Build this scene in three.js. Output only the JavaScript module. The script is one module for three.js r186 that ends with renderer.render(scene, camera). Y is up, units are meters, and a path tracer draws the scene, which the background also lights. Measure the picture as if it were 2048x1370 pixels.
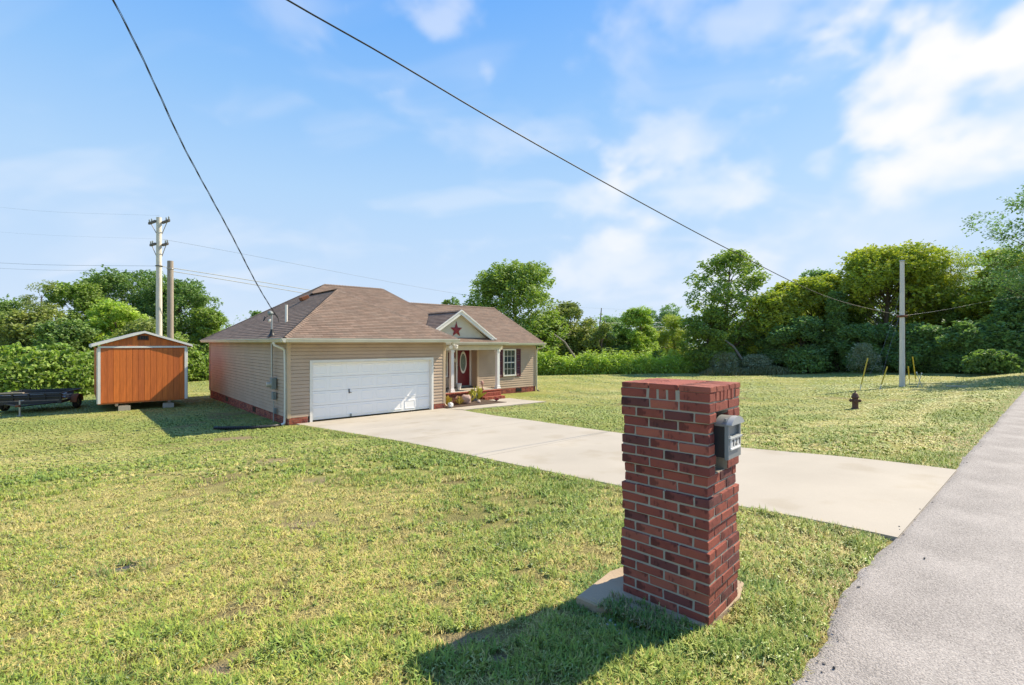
import * as THREE from 'three';
import { mergeGeometries } from 'three/addons/utils/BufferGeometryUtils.js';
import { RoundedBoxGeometry } from 'three/addons/geometries/RoundedBoxGeometry.js';
import { ConvexGeometry } from 'three/addons/geometries/ConvexGeometry.js';

// ---------------------------------------------------------------- camera, sky, sun, exposure
const scene = new THREE.Scene();
const camera = new THREE.PerspectiveCamera(69.9, 2048 / 1370, 0.05, 900);   // level wide-angle lens
camera.position.set(0, 1.76, 0);
camera.lookAt(0, 1.76, -10);
const renderer = new THREE.WebGLRenderer({ antialias: true });
renderer.setSize(1024, 685);
renderer.toneMapping = THREE.LinearToneMapping;
renderer.toneMappingExposure = 1.6;
renderer.outputColorSpace = THREE.SRGBColorSpace;
renderer.shadowMap.enabled = true;
renderer.shadowMap.type = THREE.PCFSoftShadowMap;

const SUN_EL = 45 * Math.PI / 180;
const sunDir = new THREE.Vector3(0.895 * Math.cos(SUN_EL), Math.sin(SUN_EL), -0.446 * Math.cos(SUN_EL)).normalize();
const sun = new THREE.DirectionalLight(new THREE.Color(1, 0.87, 0.66), 5.0);
sun.position.copy(sunDir).multiplyScalar(120);
sun.castShadow = true;
sun.shadow.mapSize.set(4096, 4096);
Object.assign(sun.shadow.camera, { left: -70, right: 70, top: 70, bottom: -70, near: 1, far: 260 });
scene.add(sun, sun.target);

// value noise used by sky, ground and materials
function h2(x, y, s) {
  let n = Math.imul(x, 374761393) ^ Math.imul(y, 668265263) ^ Math.imul(s, 1274126177);
  n = Math.imul(n ^ (n >>> 13), 1103515245); n ^= n >>> 16; n = Math.imul(n, 2246822519); n ^= n >>> 15;
  return (n >>> 0) / 4294967296;
}
const sm = t => t * t * (3 - 2 * t);
const clamp = (x, a = 0, b = 1) => Math.min(b, Math.max(a, x));
const step2 = (a, b, x) => sm(clamp((x - a) / (b - a)));
const lerp = (a, b, t) => a + (b - a) * t;
function vn(x, y, s, per = 0) {                         // value noise, periodic when per > 0
  let xi = Math.floor(x), yi = Math.floor(y); const fx = sm(x - xi), fy = sm(y - yi);
  let x1 = xi + 1, y1 = yi + 1;
  if (per) { xi = ((xi % per) + per) % per; x1 = ((x1 % per) + per) % per; yi = ((yi % per) + per) % per; y1 = ((y1 % per) + per) % per; }
  return lerp(lerp(h2(xi, yi, s), h2(x1, yi, s), fx), lerp(h2(xi, y1, s), h2(x1, y1, s), fx), fy);
}
function fbm(x, y, s, oct = 4, per = 0) {
  let a = 0, w = 0.5, t = 0;
  for (let o = 0; o < oct; o++) { a += w * vn(x, y, s + o * 17, per); t += w; w *= 0.5; x *= 2; y *= 2; per *= 2; }
  return a / t;
}
let seedState = 1;
const seed = s => { seedState = s >>> 0; };
function rnd() { seedState = (seedState + 0x6D2B79F5) >>> 0; let t = seedState; t = Math.imul(t ^ (t >>> 15), t | 1); t ^= t + Math.imul(t ^ (t >>> 7), t | 61); return ((t ^ (t >>> 14)) >>> 0) / 4294967296; }
const rr = (a, b) => a + (b - a) * rnd();

{ // daylight sky: air that pales towards the horizon, thin high cloud and a few bright cumulus
  const w = 2048, h = 1024, data = new Float32Array(w * h * 4);
  const dirOf = (px, py) => new THREE.Vector3((px - 1024) / 980, (685 - py) / 980, -1).normalize();
  const clouds = [                                      // direction, angular half width and height (radians), strength
    [dirOf(2010, 40), 0.15, 0.14, 1.05], [dirOf(1815, 180), 0.09, 0.06, 0.6], [dirOf(1890, 340), 0.13, 0.045, 0.5], [dirOf(2050, 190), 0.13, 0.07, 0.45],
    [dirOf(1380, 280), 0.12, 0.05, 0.36], [dirOf(1400, 390), 0.15, 0.08, 0.42], [dirOf(1180, 400), 0.09, 0.05, 0.35],
    [dirOf(1300, 520), 0.28, 0.09, 0.5], [dirOf(980, 290), 0.16, 0.05, 0.2], [dirOf(870, 40), 0.07, 0.05, 0.42], [dirOf(975, 145), 0.025, 0.03, 0.5],
    [dirOf(1500, 20), 0.2, 0.06, 0.35], [dirOf(260, 480), 0.35, 0.09, 0.14], [dirOf(1640, 330), 0.03, 0.03, 0.5], [dirOf(1700, 480), 0.3, 0.1, 0.25],
  ].map(([d, a, b, k]) => { const r = new THREE.Vector3().crossVectors(d, new THREE.Vector3(0, 1, 0)).normalize(); return { d, r, u: new THREE.Vector3().crossVectors(r, d), a, b, k }; });
  const AIR = [[0, 0.70, 0.82, 0.97], [0.1, 0.60, 0.76, 0.97], [0.28, 0.45, 0.68, 0.97], [0.42, 0.29, 0.56, 0.96], [0.57, 0.155, 0.43, 0.95], [1.001, 0.05, 0.24, 0.74]];
  const dir = new THREE.Vector3();
  for (let j = 0; j < h; j++) {
    const el = ((j + 0.5) / h - 0.5) * Math.PI, y = Math.sin(el), ce = Math.cos(el);
    for (let i = 0; i < w; i++) {
      const az = ((i + 0.5) / w - 0.5) * 2 * Math.PI;
      dir.set(ce * Math.cos(az), y, ce * Math.sin(az));
      const e = Math.max(0, y);
      const toSun = Math.max(0, dir.dot(sunDir)), air = k => { for (let n = 1; n < AIR.length; n++) if (e <= AIR[n][0]) return lerp(AIR[n - 1][k], AIR[n][k], (e - AIR[n - 1][0]) / (AIR[n][0] - AIR[n - 1][0])); };
      let r = air(1), gg = air(2), b = air(3);
      const glow = 0.10 * Math.pow(toSun, 3) + 0.10 * Math.pow(toSun, 18);
      r += glow; gg += glow * 0.95; b += glow * 0.7;
      // high thin cloud everywhere, projected on a layer so it streams towards the horizon
      const k = 1 / (e + 0.28), u = dir.x * k * 2.2, v = dir.z * k * 2.2;
      const warp = fbm(u * 1.3, v * 1.3, 5, 3) - 0.5;
      const f = fbm(u * 1.1 + warp * 1.6 + 7, v * 2.4 + warp + 3, 11, 5);
      let c = step2(0.50, 0.85, f) * 0.25;
      const ca = Math.atan2(dir.x, -dir.z), det = fbm(ca * 9 + warp * 0.8, el * 15, 41, 6) , det2 = fbm(ca * 24, el * 34, 57, 4);
      for (const q of clouds) {
        const dz = dir.dot(q.d); if (dz < 0.2) continue;
        const X = dir.dot(q.r) / dz / q.a, Y = dir.dot(q.u) / dz / q.b, m = Math.exp(-(X * X + Y * Y) * 0.9);
        if (m < 0.02) continue;
        c = 1 - (1 - c) * (1 - clamp(q.k * step2(0.36, 1.05, m * 0.75 + (det - 0.5) * 1.5 + (det2 - 0.5) * 0.3 + 0.14)));
      }
      c = clamp(c) * step2(0.0, 0.1, y);
      const cw = 1.0;
      r = lerp(r, cw, c); gg = lerp(gg, cw, c); b = lerp(b, cw + 0.03, c);
      const o = (j * w + i) * 4, L = 0.63;
      data[o] = r * L; data[o + 1] = gg * L; data[o + 2] = b * L; data[o + 3] = 1;
    }
  }
  const t = new THREE.DataTexture(data, w, h, THREE.RGBAFormat, THREE.FloatType);
  t.mapping = THREE.EquirectangularReflectionMapping; t.magFilter = t.minFilter = THREE.LinearFilter; t.wrapS = THREE.RepeatWrapping; t.needsUpdate = true;
  scene.background = t; scene.environment = t;
}

// ---------------------------------------------------------------- frame of the place: s runs along the road, t from the road towards the house
const TH = 41.4 * Math.PI / 180, C = Math.cos(TH), S = Math.sin(TH), OX = 3.45, OD = 4.47;
const XD = (s, t) => [OX + C * s - S * t, OD + S * s + C * t];
const ST = (x, d) => [C * (x - OX) + S * (d - OD), -S * (x - OX) + C * (d - OD)];
const W = (s, t, y) => { const [x, d] = XD(s, t); return new THREE.Vector3(x, y, -d); };
const interp = (pts, x) => { if (x <= pts[0][0]) return pts[0][1]; for (let i = 1; i < pts.length; i++) if (x <= pts[i][0]) return lerp(pts[i - 1][1], pts[i][1], (x - pts[i - 1][0]) / (pts[i][0] - pts[i - 1][0])); return pts[pts.length - 1][1]; };
const slope = [[-60, -0.02], [-7, -0.03], [0, -0.03], [1, -0.07], [3, -0.23], [8.7, -0.50], [16, -1.0], [20, -1.06], [30, -1.16], [45, -1.3], [70, -1.45], [300, -1.6]];
function G(s, t) {
  let y = (interp(slope, t - 0.6) + interp(slope, t) * 2 + interp(slope, t + 0.6)) / 4;
  if (t > -0.2) y -= 0.2 * step2(4.3, 12, s) * step2(0.2, 3.5, t) * (1 - step2(6, 17, t));
  if (t > 0) y += 0.06 * (vn(s * 0.22, t * 0.22, 3) - 0.5) * step2(0.5, 4, t) * (1 - step2(-1.5, -0.3, s) * (1 - step2(5.8, 7.5, s)));
  return y;
}
const GW = (x, d) => { const [s, t] = ST(x, d); return G(s, t); };
const driveRight = t => interp([[-0.2, 3.56], [3, 3.66], [5.76, 3.8], [8.3, 4.12], [11.2, 4.68], [13.2, 5.2], [14.5, 5.6], [15.99, 5.72]], t);
const driveLeft = t => interp([[0, 0], [16, -0.12]], t);

// ---------------------------------------------------------------- helpers
const used = {};
function numbered(n) { used[n] = (used[n] ?? -1) + 1; return used[n] ? `${n}_${String(used[n]).padStart(3, '0')}` : n; }
function tag(o, label, category, group, kind) { o.userData = {}; if (label) o.userData.label = label; if (category) o.userData.category = category; if (group) o.userData.group = group; if (kind) o.userData.kind = kind; return o; }
function thingAt(name, label, category, pos, turn = TH, group) {
  const o = new THREE.Group(); o.name = numbered(name); o.position.copy(pos); o.rotation.y = turn; scene.add(o); tag(o, label, category, group); return o;
}
const thing = (name, label, category, s, t, y, turn = TH, group) => thingAt(name, label, category, W(s, t, y), turn, group);
function flat(g) { let q = g.index ? g.toNonIndexed() : g; for (const k of Object.keys(q.attributes)) if (!['position', 'normal', 'uv', 'color'].includes(k)) q.deleteAttribute(k); return q; }
function boxUV(g) {                                       // texture coordinates in metres from the dominant axis
  if (!g.attributes.normal) g.computeVertexNormals();
  const p = g.attributes.position, n = g.attributes.normal, uv = new Float32Array(p.count * 2);
  for (let i = 0; i < p.count; i++) {
    const ax = Math.abs(n.getX(i)), ay = Math.abs(n.getY(i)), az = Math.abs(n.getZ(i));
    if (ay >= ax && ay >= az) { uv[i * 2] = p.getX(i); uv[i * 2 + 1] = p.getZ(i); } else if (ax >= az) { uv[i * 2] = p.getZ(i); uv[i * 2 + 1] = p.getY(i); } else { uv[i * 2] = p.getX(i); uv[i * 2 + 1] = p.getY(i); }
  }
  g.setAttribute('uv', new THREE.BufferAttribute(uv, 2)); return g;
}
function merge(list, keepUV) {
  const fl = list.map(flat), col = fl.some(g => g.attributes.color);
  for (const g of fl) { if (!g.attributes.normal) g.computeVertexNormals(); if (!keepUV || !g.attributes.uv) boxUV(g); if (col && !g.attributes.color) g.setAttribute('color', new THREE.BufferAttribute(new Float32Array(g.attributes.position.count * 3).fill(1), 3)); }
  return fl.length === 1 ? fl[0] : mergeGeometries(fl);
}
function part(name, geoms, material, parent = scene, keepUV = false) {
  const m = new THREE.Mesh(Array.isArray(geoms) ? merge(geoms, keepUV) : geoms, material);
  m.name = parent === scene ? numbered(name) : name; m.castShadow = m.receiveShadow = true; parent.add(m); return m;
}
function structure(name, geoms, material, label, category, keepUV) { const m = part(name, geoms, material, scene, keepUV); tag(m, label, category, null, 'structure'); return m; }
const bx = (w, h, d, x = 0, y = 0, z = 0, r = 0) => (r ? new RoundedBoxGeometry(w, h, d, 1, Math.min(r, w / 2.1, h / 2.1, d / 2.1)) : new THREE.BoxGeometry(w, h, d)).translate(x, y, z);
const V = (x, y, z) => new THREE.Vector3(x, y, z);
function cyl(a, b, r0, r1 = r0, n = 10) {                  // tapered cylinder from a to b
  const d = new THREE.Vector3().subVectors(b, a), g = new THREE.CylinderGeometry(r1, r0, d.length(), n, 1);
  g.applyQuaternion(new THREE.Quaternion().setFromUnitVectors(V(0, 1, 0), d.clone().normalize())); return g.translate((a.x + b.x) / 2, (a.y + b.y) / 2, (a.z + b.z) / 2);
}
const tube = (pts, r, n = 40, k = 6) => new THREE.TubeGeometry(new THREE.CatmullRomCurve3(pts), n, r, k);
const lathe = (pts, n = 18) => new THREE.LatheGeometry(pts.map(p => new THREE.Vector2(...p)), n);
function quadsGeom(quads, uvs) {                           // list of polygons (3 or 4+ points, fan) -> geometry with flat normals
  const P = [], U = [];
  quads.forEach((q, k) => { for (let i = 1; i + 1 < q.length; i++) for (const j of [0, i, i + 1]) { P.push(q[j].x, q[j].y, q[j].z); if (uvs) U.push(...uvs[k][j]); } });
  const g = new THREE.BufferGeometry(); g.setAttribute('position', new THREE.Float32BufferAttribute(P, 3)); if (uvs) g.setAttribute('uv', new THREE.Float32BufferAttribute(U, 2)); g.computeVertexNormals(); return g;
}
function profileSweep(profile, a, b, out) {               // closed profile [[out, up]...] carried straight from a to b, with end caps
  const O = out.clone().normalize(), at = (p, [o, u]) => p.clone().addScaledVector(O, o).add(V(0, u, 0)), q = [];
  profile.forEach((p, i) => { const n = profile[(i + 1) % profile.length]; q.push([at(a, p), at(a, n), at(b, n), at(b, p)]); });
  const tri = THREE.ShapeUtils.triangulateShape(profile.map(p => new THREE.Vector2(...p)), []);
  for (const t of tri) { q.push(t.map(i => at(a, profile[i]))); q.push(t.map(i => at(b, profile[i]))); }
  return quadsGeom(q);
}
function tint(g, c) { const n = g.attributes.position.count, a = new Float32Array(n * 3); for (let i = 0; i < n; i++) a.set(c, i * 3); g.setAttribute('color', new THREE.BufferAttribute(a, 3)); return g; }

// ---------------------------------------------------------------- textures and materials
const enc = x => 255 * (x <= 0.0031308 ? 12.92 * x : 1.055 * Math.pow(x, 1 / 2.4) - 0.055);
function tex(w, h, metres, fn, color = true) {             // fn(x, y) in 0..w, 0..h -> linear rgb (colour) or grey value
  const d = new Uint8Array(w * h * 4);
  for (let j = 0; j < h; j++) for (let i = 0; i < w; i++) {
    const v = fn(i, j), o = (j * w + i) * 4;
    if (color) for (let k = 0; k < 3; k++) d[o + k] = clamp(enc(clamp(v[k])), 0, 255); else d[o] = d[o + 1] = d[o + 2] = clamp(v) * 255;
    d[o + 3] = 255;
  }
  const t = new THREE.DataTexture(d, w, h); t.wrapS = t.wrapT = THREE.RepeatWrapping; t.magFilter = THREE.LinearFilter; t.minFilter = THREE.LinearMipmapLinearFilter; t.generateMipmaps = true;
  if (color) t.colorSpace = THREE.SRGBColorSpace; t.repeat.set(1 / metres[0], 1 / metres[1]); t.needsUpdate = true; return t;
}
const std = (r, g, b, rough = 0.7, o = {}) => { const m = new THREE.MeshStandardMaterial({ roughness: rough, side: THREE.DoubleSide, ...o }); m.color.setRGB(r, g, b); return m; };
const mix3 = (a, b, t) => [lerp(a[0], b[0], t), lerp(a[1], b[1], t), lerp(a[2], b[2], t)];
const wearMap = tex(512, 512, [3, 3], (x, y) => { const f = 0.80 + 0.2 * fbm(x / 64, y / 64, 71, 5, 8) + 0.06 * (h2(x, y, 9) - 0.5); return [f, f * 0.99, f * 0.97]; });
const bumpFine = tex(512, 512, [1, 1], (x, y) => 0.6 * fbm(x / 8, y / 8, 31, 3, 64) + 0.4 * h2(x, y, 3), false);
const M = {
  siding: std(0.54, 0.407, 0.30, 0.6, { map: wearMap, bumpMap: bumpFine, bumpScale: 0.0006 }),
  sideTrim: std(0.56, 0.43, 0.30, 0.55, { map: wearMap }),
  white: std(0.84, 0.83, 0.79, 0.45, { map: wearMap }),
  cream: std(0.66, 0.62, 0.50, 0.5, { map: wearMap }),
  gutter: std(0.66, 0.66, 0.58, 0.4, { map: wearMap }),
  door: std(0.90, 0.90, 0.885, 0.5),
  burgundy: std(0.115, 0.018, 0.028, 0.5, { map: wearMap }),
  redDoor: std(0.15, 0.012, 0.018, 0.4),
  star: std(0.28, 0.025, 0.03, 0.5, { map: wearMap }),
  pane: std(0.03, 0.045, 0.05, 0.06),
  doorGlass: std(0.16, 0.21, 0.18, 0.2),
  dark: std(0.012, 0.012, 0.013, 0.5),
  black: std(0.02, 0.022, 0.026, 0.45),
  steel: std(0.42, 0.43, 0.44, 0.4, { metalness: 0.7 }),
  greyBox: std(0.25, 0.29, 0.29, 0.5, { map: wearMap }),
  mulch: std(0.09, 0.055, 0.035, 0.95, { bumpMap: bumpFine, bumpScale: 0.03 }),
  rust: std(0.23, 0.085, 0.035, 0.85, { map: wearMap }),
  woodGrey: std(0.30, 0.255, 0.2, 0.85),
  armWood: std(0.13, 0.115, 0.105, 0.9),
  farCable: std(0.28, 0.33, 0.40, 0.6),
  cable: std(0.012, 0.014, 0.016, 0.5),
  paleCable: std(0.5, 0.5, 0.46, 0.5),
  vinylPost: std(0.8, 0.8, 0.78, 0.4),
};
const grain = tex(256, 1024, [0.35, 2.4], (x, y) => { const n = fbm(x / 6, y / 120, 23, 4, 0), m = fbm(x / 40, y / 200, 27, 3); const f = 0.55 + 0.6 * n * (0.6 + 0.6 * m); return [f, f * 0.97, f * 0.93]; });
M.pole = std(0.82, 0.78, 0.71, 0.9, { map: grain, bumpMap: bumpFine, bumpScale: 0.003 });
M.poleDark = std(0.40, 0.35, 0.30, 0.9, { map: grain, bumpMap: bumpFine, bumpScale: 0.003 });
M.plank = std(0.30, 0.25, 0.19, 0.9, { map: grain });
const boardTones = [0, 1, 2, 3].map(i => std(0.76 * (0.86 + i * 0.08), 0.20 * (0.84 + i * 0.09), 0.035, 0.6, { map: grain, bumpMap: bumpFine, bumpScale: 0.001 }));
// fired clay: mottled, with dark kiln marks
const brickMap = tex(512, 512, [0.7, 0.7], (x, y) => { const n = fbm(x / 64, y / 64, 91, 5, 8), k = step2(0.58, 0.75, fbm(x / 32, y / 64, 95, 4, 8)), sp = h2(x, y, 4) > 0.965 ? 0.6 : 1; const f = (0.62 + 0.6 * n) * (1 - 0.5 * k) * sp; return [f, f * (0.97 - 0.05 * k), f]; });
const brickBump = tex(512, 512, [0.25, 0.25], (x, y) => 0.5 * fbm(x / 16, y / 32, 33, 4, 16) + 0.5 * fbm(x / 4, y / 4, 37, 2, 128), false);
const brickTones = [[0.33, 0.088, 0.056], [0.275, 0.07, 0.047], [0.38, 0.115, 0.072], [0.215, 0.058, 0.045], [0.30, 0.078, 0.05], [0.18, 0.056, 0.048]].map(c => std(...c, 0.88, { map: brickMap, bumpMap: brickBump, bumpScale: 0.004 }));
M.brickMix = std(1, 1, 1, 0.88, { map: brickMap, vertexColors: true });
M.mortar = std(0.40, 0.37, 0.305, 0.95, { map: wearMap, bumpMap: bumpFine, bumpScale: 0.004 });
const concreteMap = tex(1024, 1024, [4, 4], (x, y) => { const a = fbm(x / 256, y / 256, 51, 5, 4), st = step2(0.55, 0.8, fbm(x / 128 + 3, y / 128, 53, 5, 8)), n = h2(x, y, 8), f = 0.82 + 0.22 * a - 0.07 * st + 0.10 * (n - 0.5); return [0.445 * f, 0.398 * f * (1 - 0.02 * st), 0.325 * f * (1 - 0.06 * st)]; });
M.concrete = std(1, 1, 1, 0.9, { map: concreteMap, bumpMap: bumpFine, bumpScale: 0.0015 });
const asphaltMap = tex(1024, 1024, [1.6, 1.6], (x, y) => { const v = fbm(x / 4, y / 4, 61, 2, 256), big = fbm(x / 256, y / 256, 63, 4, 4), k = h2(x >> 1, y >> 1, 65), f = (0.62 + 0.75 * (v - 0.5) + 0.35 * big + (k > 0.97 ? 0.35 : k < 0.05 ? -0.35 : 0)); return [0.275 * f, 0.257 * f, 0.245 * f]; });
const asphaltBump = tex(1024, 1024, [1.6, 1.6], (x, y) => fbm(x / 4, y / 4, 61, 2, 256), false);
M.asphalt = std(1.50, 1.47, 1.42, 0.92, { map: asphaltMap, bumpMap: asphaltBump, bumpScale: 0.006 });

// ---------------------------------------------------------------- ground: one sheet to the horizon
const roadBend = s => -0.13 * step2(-1.2, -2.8, s);
const BARE = [[-0.29, 3.02, 0.20], [-0.05, 2.85, 0.12], [-1.7, 2.86, 0.16], [-2.4, 5.5, 0.32], [1.95, 3.66, 0.16], [1.75, 4.1, 0.12], [-4.6, 9.4, 0.5], [-7.6, 13.6, 0.6], [-2.9, 7.6, 0.35], [-3.35, 4.62, 0.14]];   // worn spots
const dryAt = (x, d) => { // 0 green .. 1 straw, in metres
  const a = fbm(x * 0.35 + 40, d * 0.35 + 11, 201, 4), b = fbm(x * 1.6, d * 1.6, 207, 4), c = fbm(x * 6, d * 6, 209, 2);
  const [s, t] = ST(x, d);
  let v = 0.52 * a + 0.33 * b + 0.2 * c;
  v += 0.02 * step2(5, 9, s) * step2(1, 4, t);                                                   // the sunnier lawn beyond the drive
  v += 0.05 * Math.sin((s * 0.85 + 2.2 * Math.sin(t * 0.13)) * 2.4) * step2(6, 9, s);                 // mowing lanes
  v += 0.22 * Math.exp(-Math.pow((t - 1.35 - 0.02 * s) / 0.3, 2)) * step2(7, 10, s) + 0.18 * Math.exp(-Math.pow((t - 2.9 - 0.03 * s) / 0.3, 2)) * step2(6, 9, s);                  // tyre track along the road
  v += 0.15 * Math.exp(-(Math.pow((x + 3.4) / 2.2, 2) + Math.pow((d - 7) / 3.5, 2)));                 // worn strip in the front lawn
  v += 0.16 * Math.exp(-(Math.pow((x + 6.4) / 2.0, 2) + Math.pow((d - 6.5) / 3, 2)));
  v -= 0.05 * step2(3.8, 2.4, d);
  return step2(0.39, 0.77, v);
};
{
  const fine = tex(2048, 2048, [4, 4], (x, y) => {
    const a = fbm(x / 8, y / 8, 81, 3, 256), b = h2(x, y, 83), m = fbm(x / 128, y / 128, 85, 4, 16);
    const f = 0.50 + 0.75 * a + 0.25 * (b - 0.5) + 0.25 * (m - 0.5); return [f * 0.93, f * 0.93, f * 0.93];
  });
  const bump = tex(1024, 1024, [2, 2], (x, y) => 0.7 * fbm(x / 6, y / 6, 87, 3, 0) + 0.3 * h2(x, y, 89), false);
  const rings = [0]; let r = 0.6; while (r < 420) { rings.push(r); r *= r < 45 ? 1.022 : 1.09; }
  const N = 400, P = [], Cc = [], U = [], I = [];
  const green = [0.27, 0.31, 0.05], straw = [0.47, 0.43, 0.125], soil = [0.24, 0.16, 0.08];
  rings.forEach(R => {
    for (let k = 0; k < N; k++) {
      const a = k / N * 2 * Math.PI, x = R * Math.sin(a), d = R * Math.cos(a), [s, t] = ST(x, d);
      const rough = t > 0.1 ? 0.016 * (fbm(x * 1.7, d * 1.7, 301, 3) - 0.5) : 0;
      P.push(x, G(s, t) + rough, -d); U.push(x, -d);
      const dr = R < 90 ? dryAt(x, d) : 0.4, bare = R < 30 ? step2(0.64, 0.80, fbm(x * 1.1 + 9, d * 1.1, 305, 4)) : 0;
      let wb = 0; if (R < 20) for (const [qx, qd, qr] of BARE) wb = Math.max(wb, Math.exp(-Math.pow(Math.hypot(x - qx, (d - qd) * 1.3) / qr, 2)));
      const c = mix3(mix3(mix3(green, straw, dr), soil, Math.max(bare * 0.7, 0.5 * step2(9, 4, R))), [0.36, 0.26, 0.16], wb * 0.85); Cc.push(...c);
    }
  });
  for (let i = 0; i + 1 < rings.length; i++) for (let k = 0; k < N; k++) { const a = i * N + k, b = i * N + (k + 1) % N; I.push(a, b, a + N, b, b + N, a + N); }
  const g = new THREE.BufferGeometry();
  g.setAttribute('position', new THREE.Float32BufferAttribute(P, 3)); g.setAttribute('color', new THREE.Float32BufferAttribute(Cc, 3)); g.setAttribute('uv', new THREE.Float32BufferAttribute(U, 2)); g.setIndex(I); g.computeVertexNormals();
  const m = std(1, 1, 1, 1, { vertexColors: true, map: fine, bumpMap: bump, bumpScale: 0.03 });
  const o = new THREE.Mesh(g, m); o.name = 'ground'; o.castShadow = o.receiveShadow = true; scene.add(o);
  tag(o, 'mown lawn of mixed green and straw coloured grass round the house', 'lawn', null, 'structure');
}

// road: worn asphalt with a broken edge a few centimetres above the grass
{
  const P = [], U = [], I = [], st = 0.06, cols = [0, 0.02, 0.12, 1.5, 3.2, 6.4];
  const edge = s => { const j = 0.06 * (fbm(s * 0.9, 2, 401, 4) - 0.5) + 0.06 * (fbm(s * 6, 5, 403, 2) - 0.5); if (s < -0.25) return j + roadBend(s); return s < 3.9 ? Math.min(0, j * 0.25) - 0.02 : j; };
  const S0 = -40, n = 1500, at = i => i < 700 ? S0 / 2 + i * st : 22 + Math.pow((i - 700) / 800, 1.6) * 160;
  for (let i = 0; i < n; i++) {
    const s = at(i), e = edge(s) + interp([[20, 0], [60, 1.2], [180, 14]], s);
    for (let k = 0; k < cols.length; k++) {
      const t = k === 0 ? e + 0.015 : e - cols[k]; const [x, d] = XD(s, t);
      const y = k === 0 ? -0.07 : 0.0 - (k === 1 ? 0.012 : 0) - 0.012 * Math.max(0, cols[k] - 3.2) + 0.0015 * (vn(s * 3, t * 3, 411) - 0.5);
      P.push(x, y, -d); U.push(s, t);
    }
    if (i) for (let k = 0; k + 1 < cols.length; k++) { const a = (i - 1) * cols.length + k, b = a + cols.length; I.push(a, b, a + 1, b, b + 1, a + 1); }
  }
  const g = new THREE.BufferGeometry(); g.setAttribute('position', new THREE.Float32BufferAttribute(P, 3)); g.setAttribute('uv', new THREE.Float32BufferAttribute(U, 2)); g.setIndex(I); g.computeVertexNormals();
  const o = new THREE.Mesh(g, M.asphalt); o.name = 'road'; o.castShadow = o.receiveShadow = true; scene.add(o); tag(o, 'pale worn asphalt road running away along the right side', 'road', null, 'structure');
}

// concrete driveway cast in panels with open joints, and the walk to the porch
function slabPanel(t0, t1, left, right, top = 0.035, thick = 0.14) {
  const n = Math.max(2, Math.ceil((t1 - t0) / 0.4)), q = [];
  const row = i => { const t = lerp(t0, t1, i / n), a = left(t), b = right(t); return [W(a, t, G(a, t) + top), W(b, t, G(lerp(a, b, 0.5), t) + top)]; };
  const dn = p => p.clone().add(V(0, -thick, 0));
  for (let i = 0; i < n; i++) { const [a, b] = row(i), [c, d] = row(i + 1); q.push([a, b, d, c], [a, c, dn(c), dn(a)], [b, d, dn(d), dn(b)]); }
  const [a, b] = row(0), [c, d] = row(n); q.push([a, b, dn(b), dn(a)], [c, d, dn(d), dn(c)]);
  return boxUV(quadsGeom(q));
}
{
  const drive = new THREE.Group(); drive.name = 'driveway'; scene.add(drive); tag(drive, 'pale concrete driveway from the road to the white garage door', 'driveway', null, 'structure');
  const br = [-0.06, 3.0, 6.05, 9.1, 12.2, 14.48, 16.0];
  for (let i = 0; i + 1 < br.length; i++) part('slab_panel', slabPanel(br[i] + 0.006, br[i + 1] - 0.006, driveLeft, driveRight), M.concrete, drive, true);
  const walk = new THREE.Group(); walk.name = 'walkway'; scene.add(walk); tag(walk, 'narrow concrete walk from the driveway to the porch steps', 'walkway', null, 'structure');
  for (const [a, b] of [[5.75, 7.4], [7.41, 9.0], [9.01, 10.3]]) part('slab_panel', slabPanel(14.55, 15.75, () => a, () => b), M.concrete, walk, true);
  part('slab_panel', slabPanel(15.76, 17.1, () => 9.0, () => 10.3), M.concrete, walk, true);
  structure('planting_bed', slabPanel(15.77, 17.95, () => 5.78, t => t < 17.2 ? 8.98 : 8.95, 0.05, 0.12), M.mulch, 'brown mulch bed between the porch, the walk and the garage wall', 'planting bed', true);
}
const onHard = (s, t) => (t < 0.03 + roadBend(s)) || (t < 16 && s > driveLeft(t) - 0.03 && s < driveRight(t) + 0.02) || (s > 5.7 && s < 10.32 && t > 14.52 && t < 18) && !(s > 10.32);
const underHouse = (s, t) => (s > -0.42 && s < 5.8 && t > 15.95 && t < 29.2) || (s > 5.7 && s < 14.3 && t > 17.2 && t < 28) || (s > -5 && s < -2 && t > 25.1 && t < 31);
const CX = 1.228, CD = 3.06, PT = 46 * Math.PI / 180;            // near corner of the mailbox pillar and its turn
const nearPillar = (x, d) => { const dx = x - CX, dd = d - CD, p = dx * Math.cos(PT) + dd * Math.sin(PT), q = -dx * Math.sin(PT) + dd * Math.cos(PT); return (p > -0.025 && p < 0.53 && q > -0.02 && q < 0.64) || (p > -0.26 && p <= 0 && q < 0.8 && q > 0.14 - p * 2.0) || (p > 0.5 && p < 0.72 && q > 0.06 && q < 0.72); };

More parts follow.
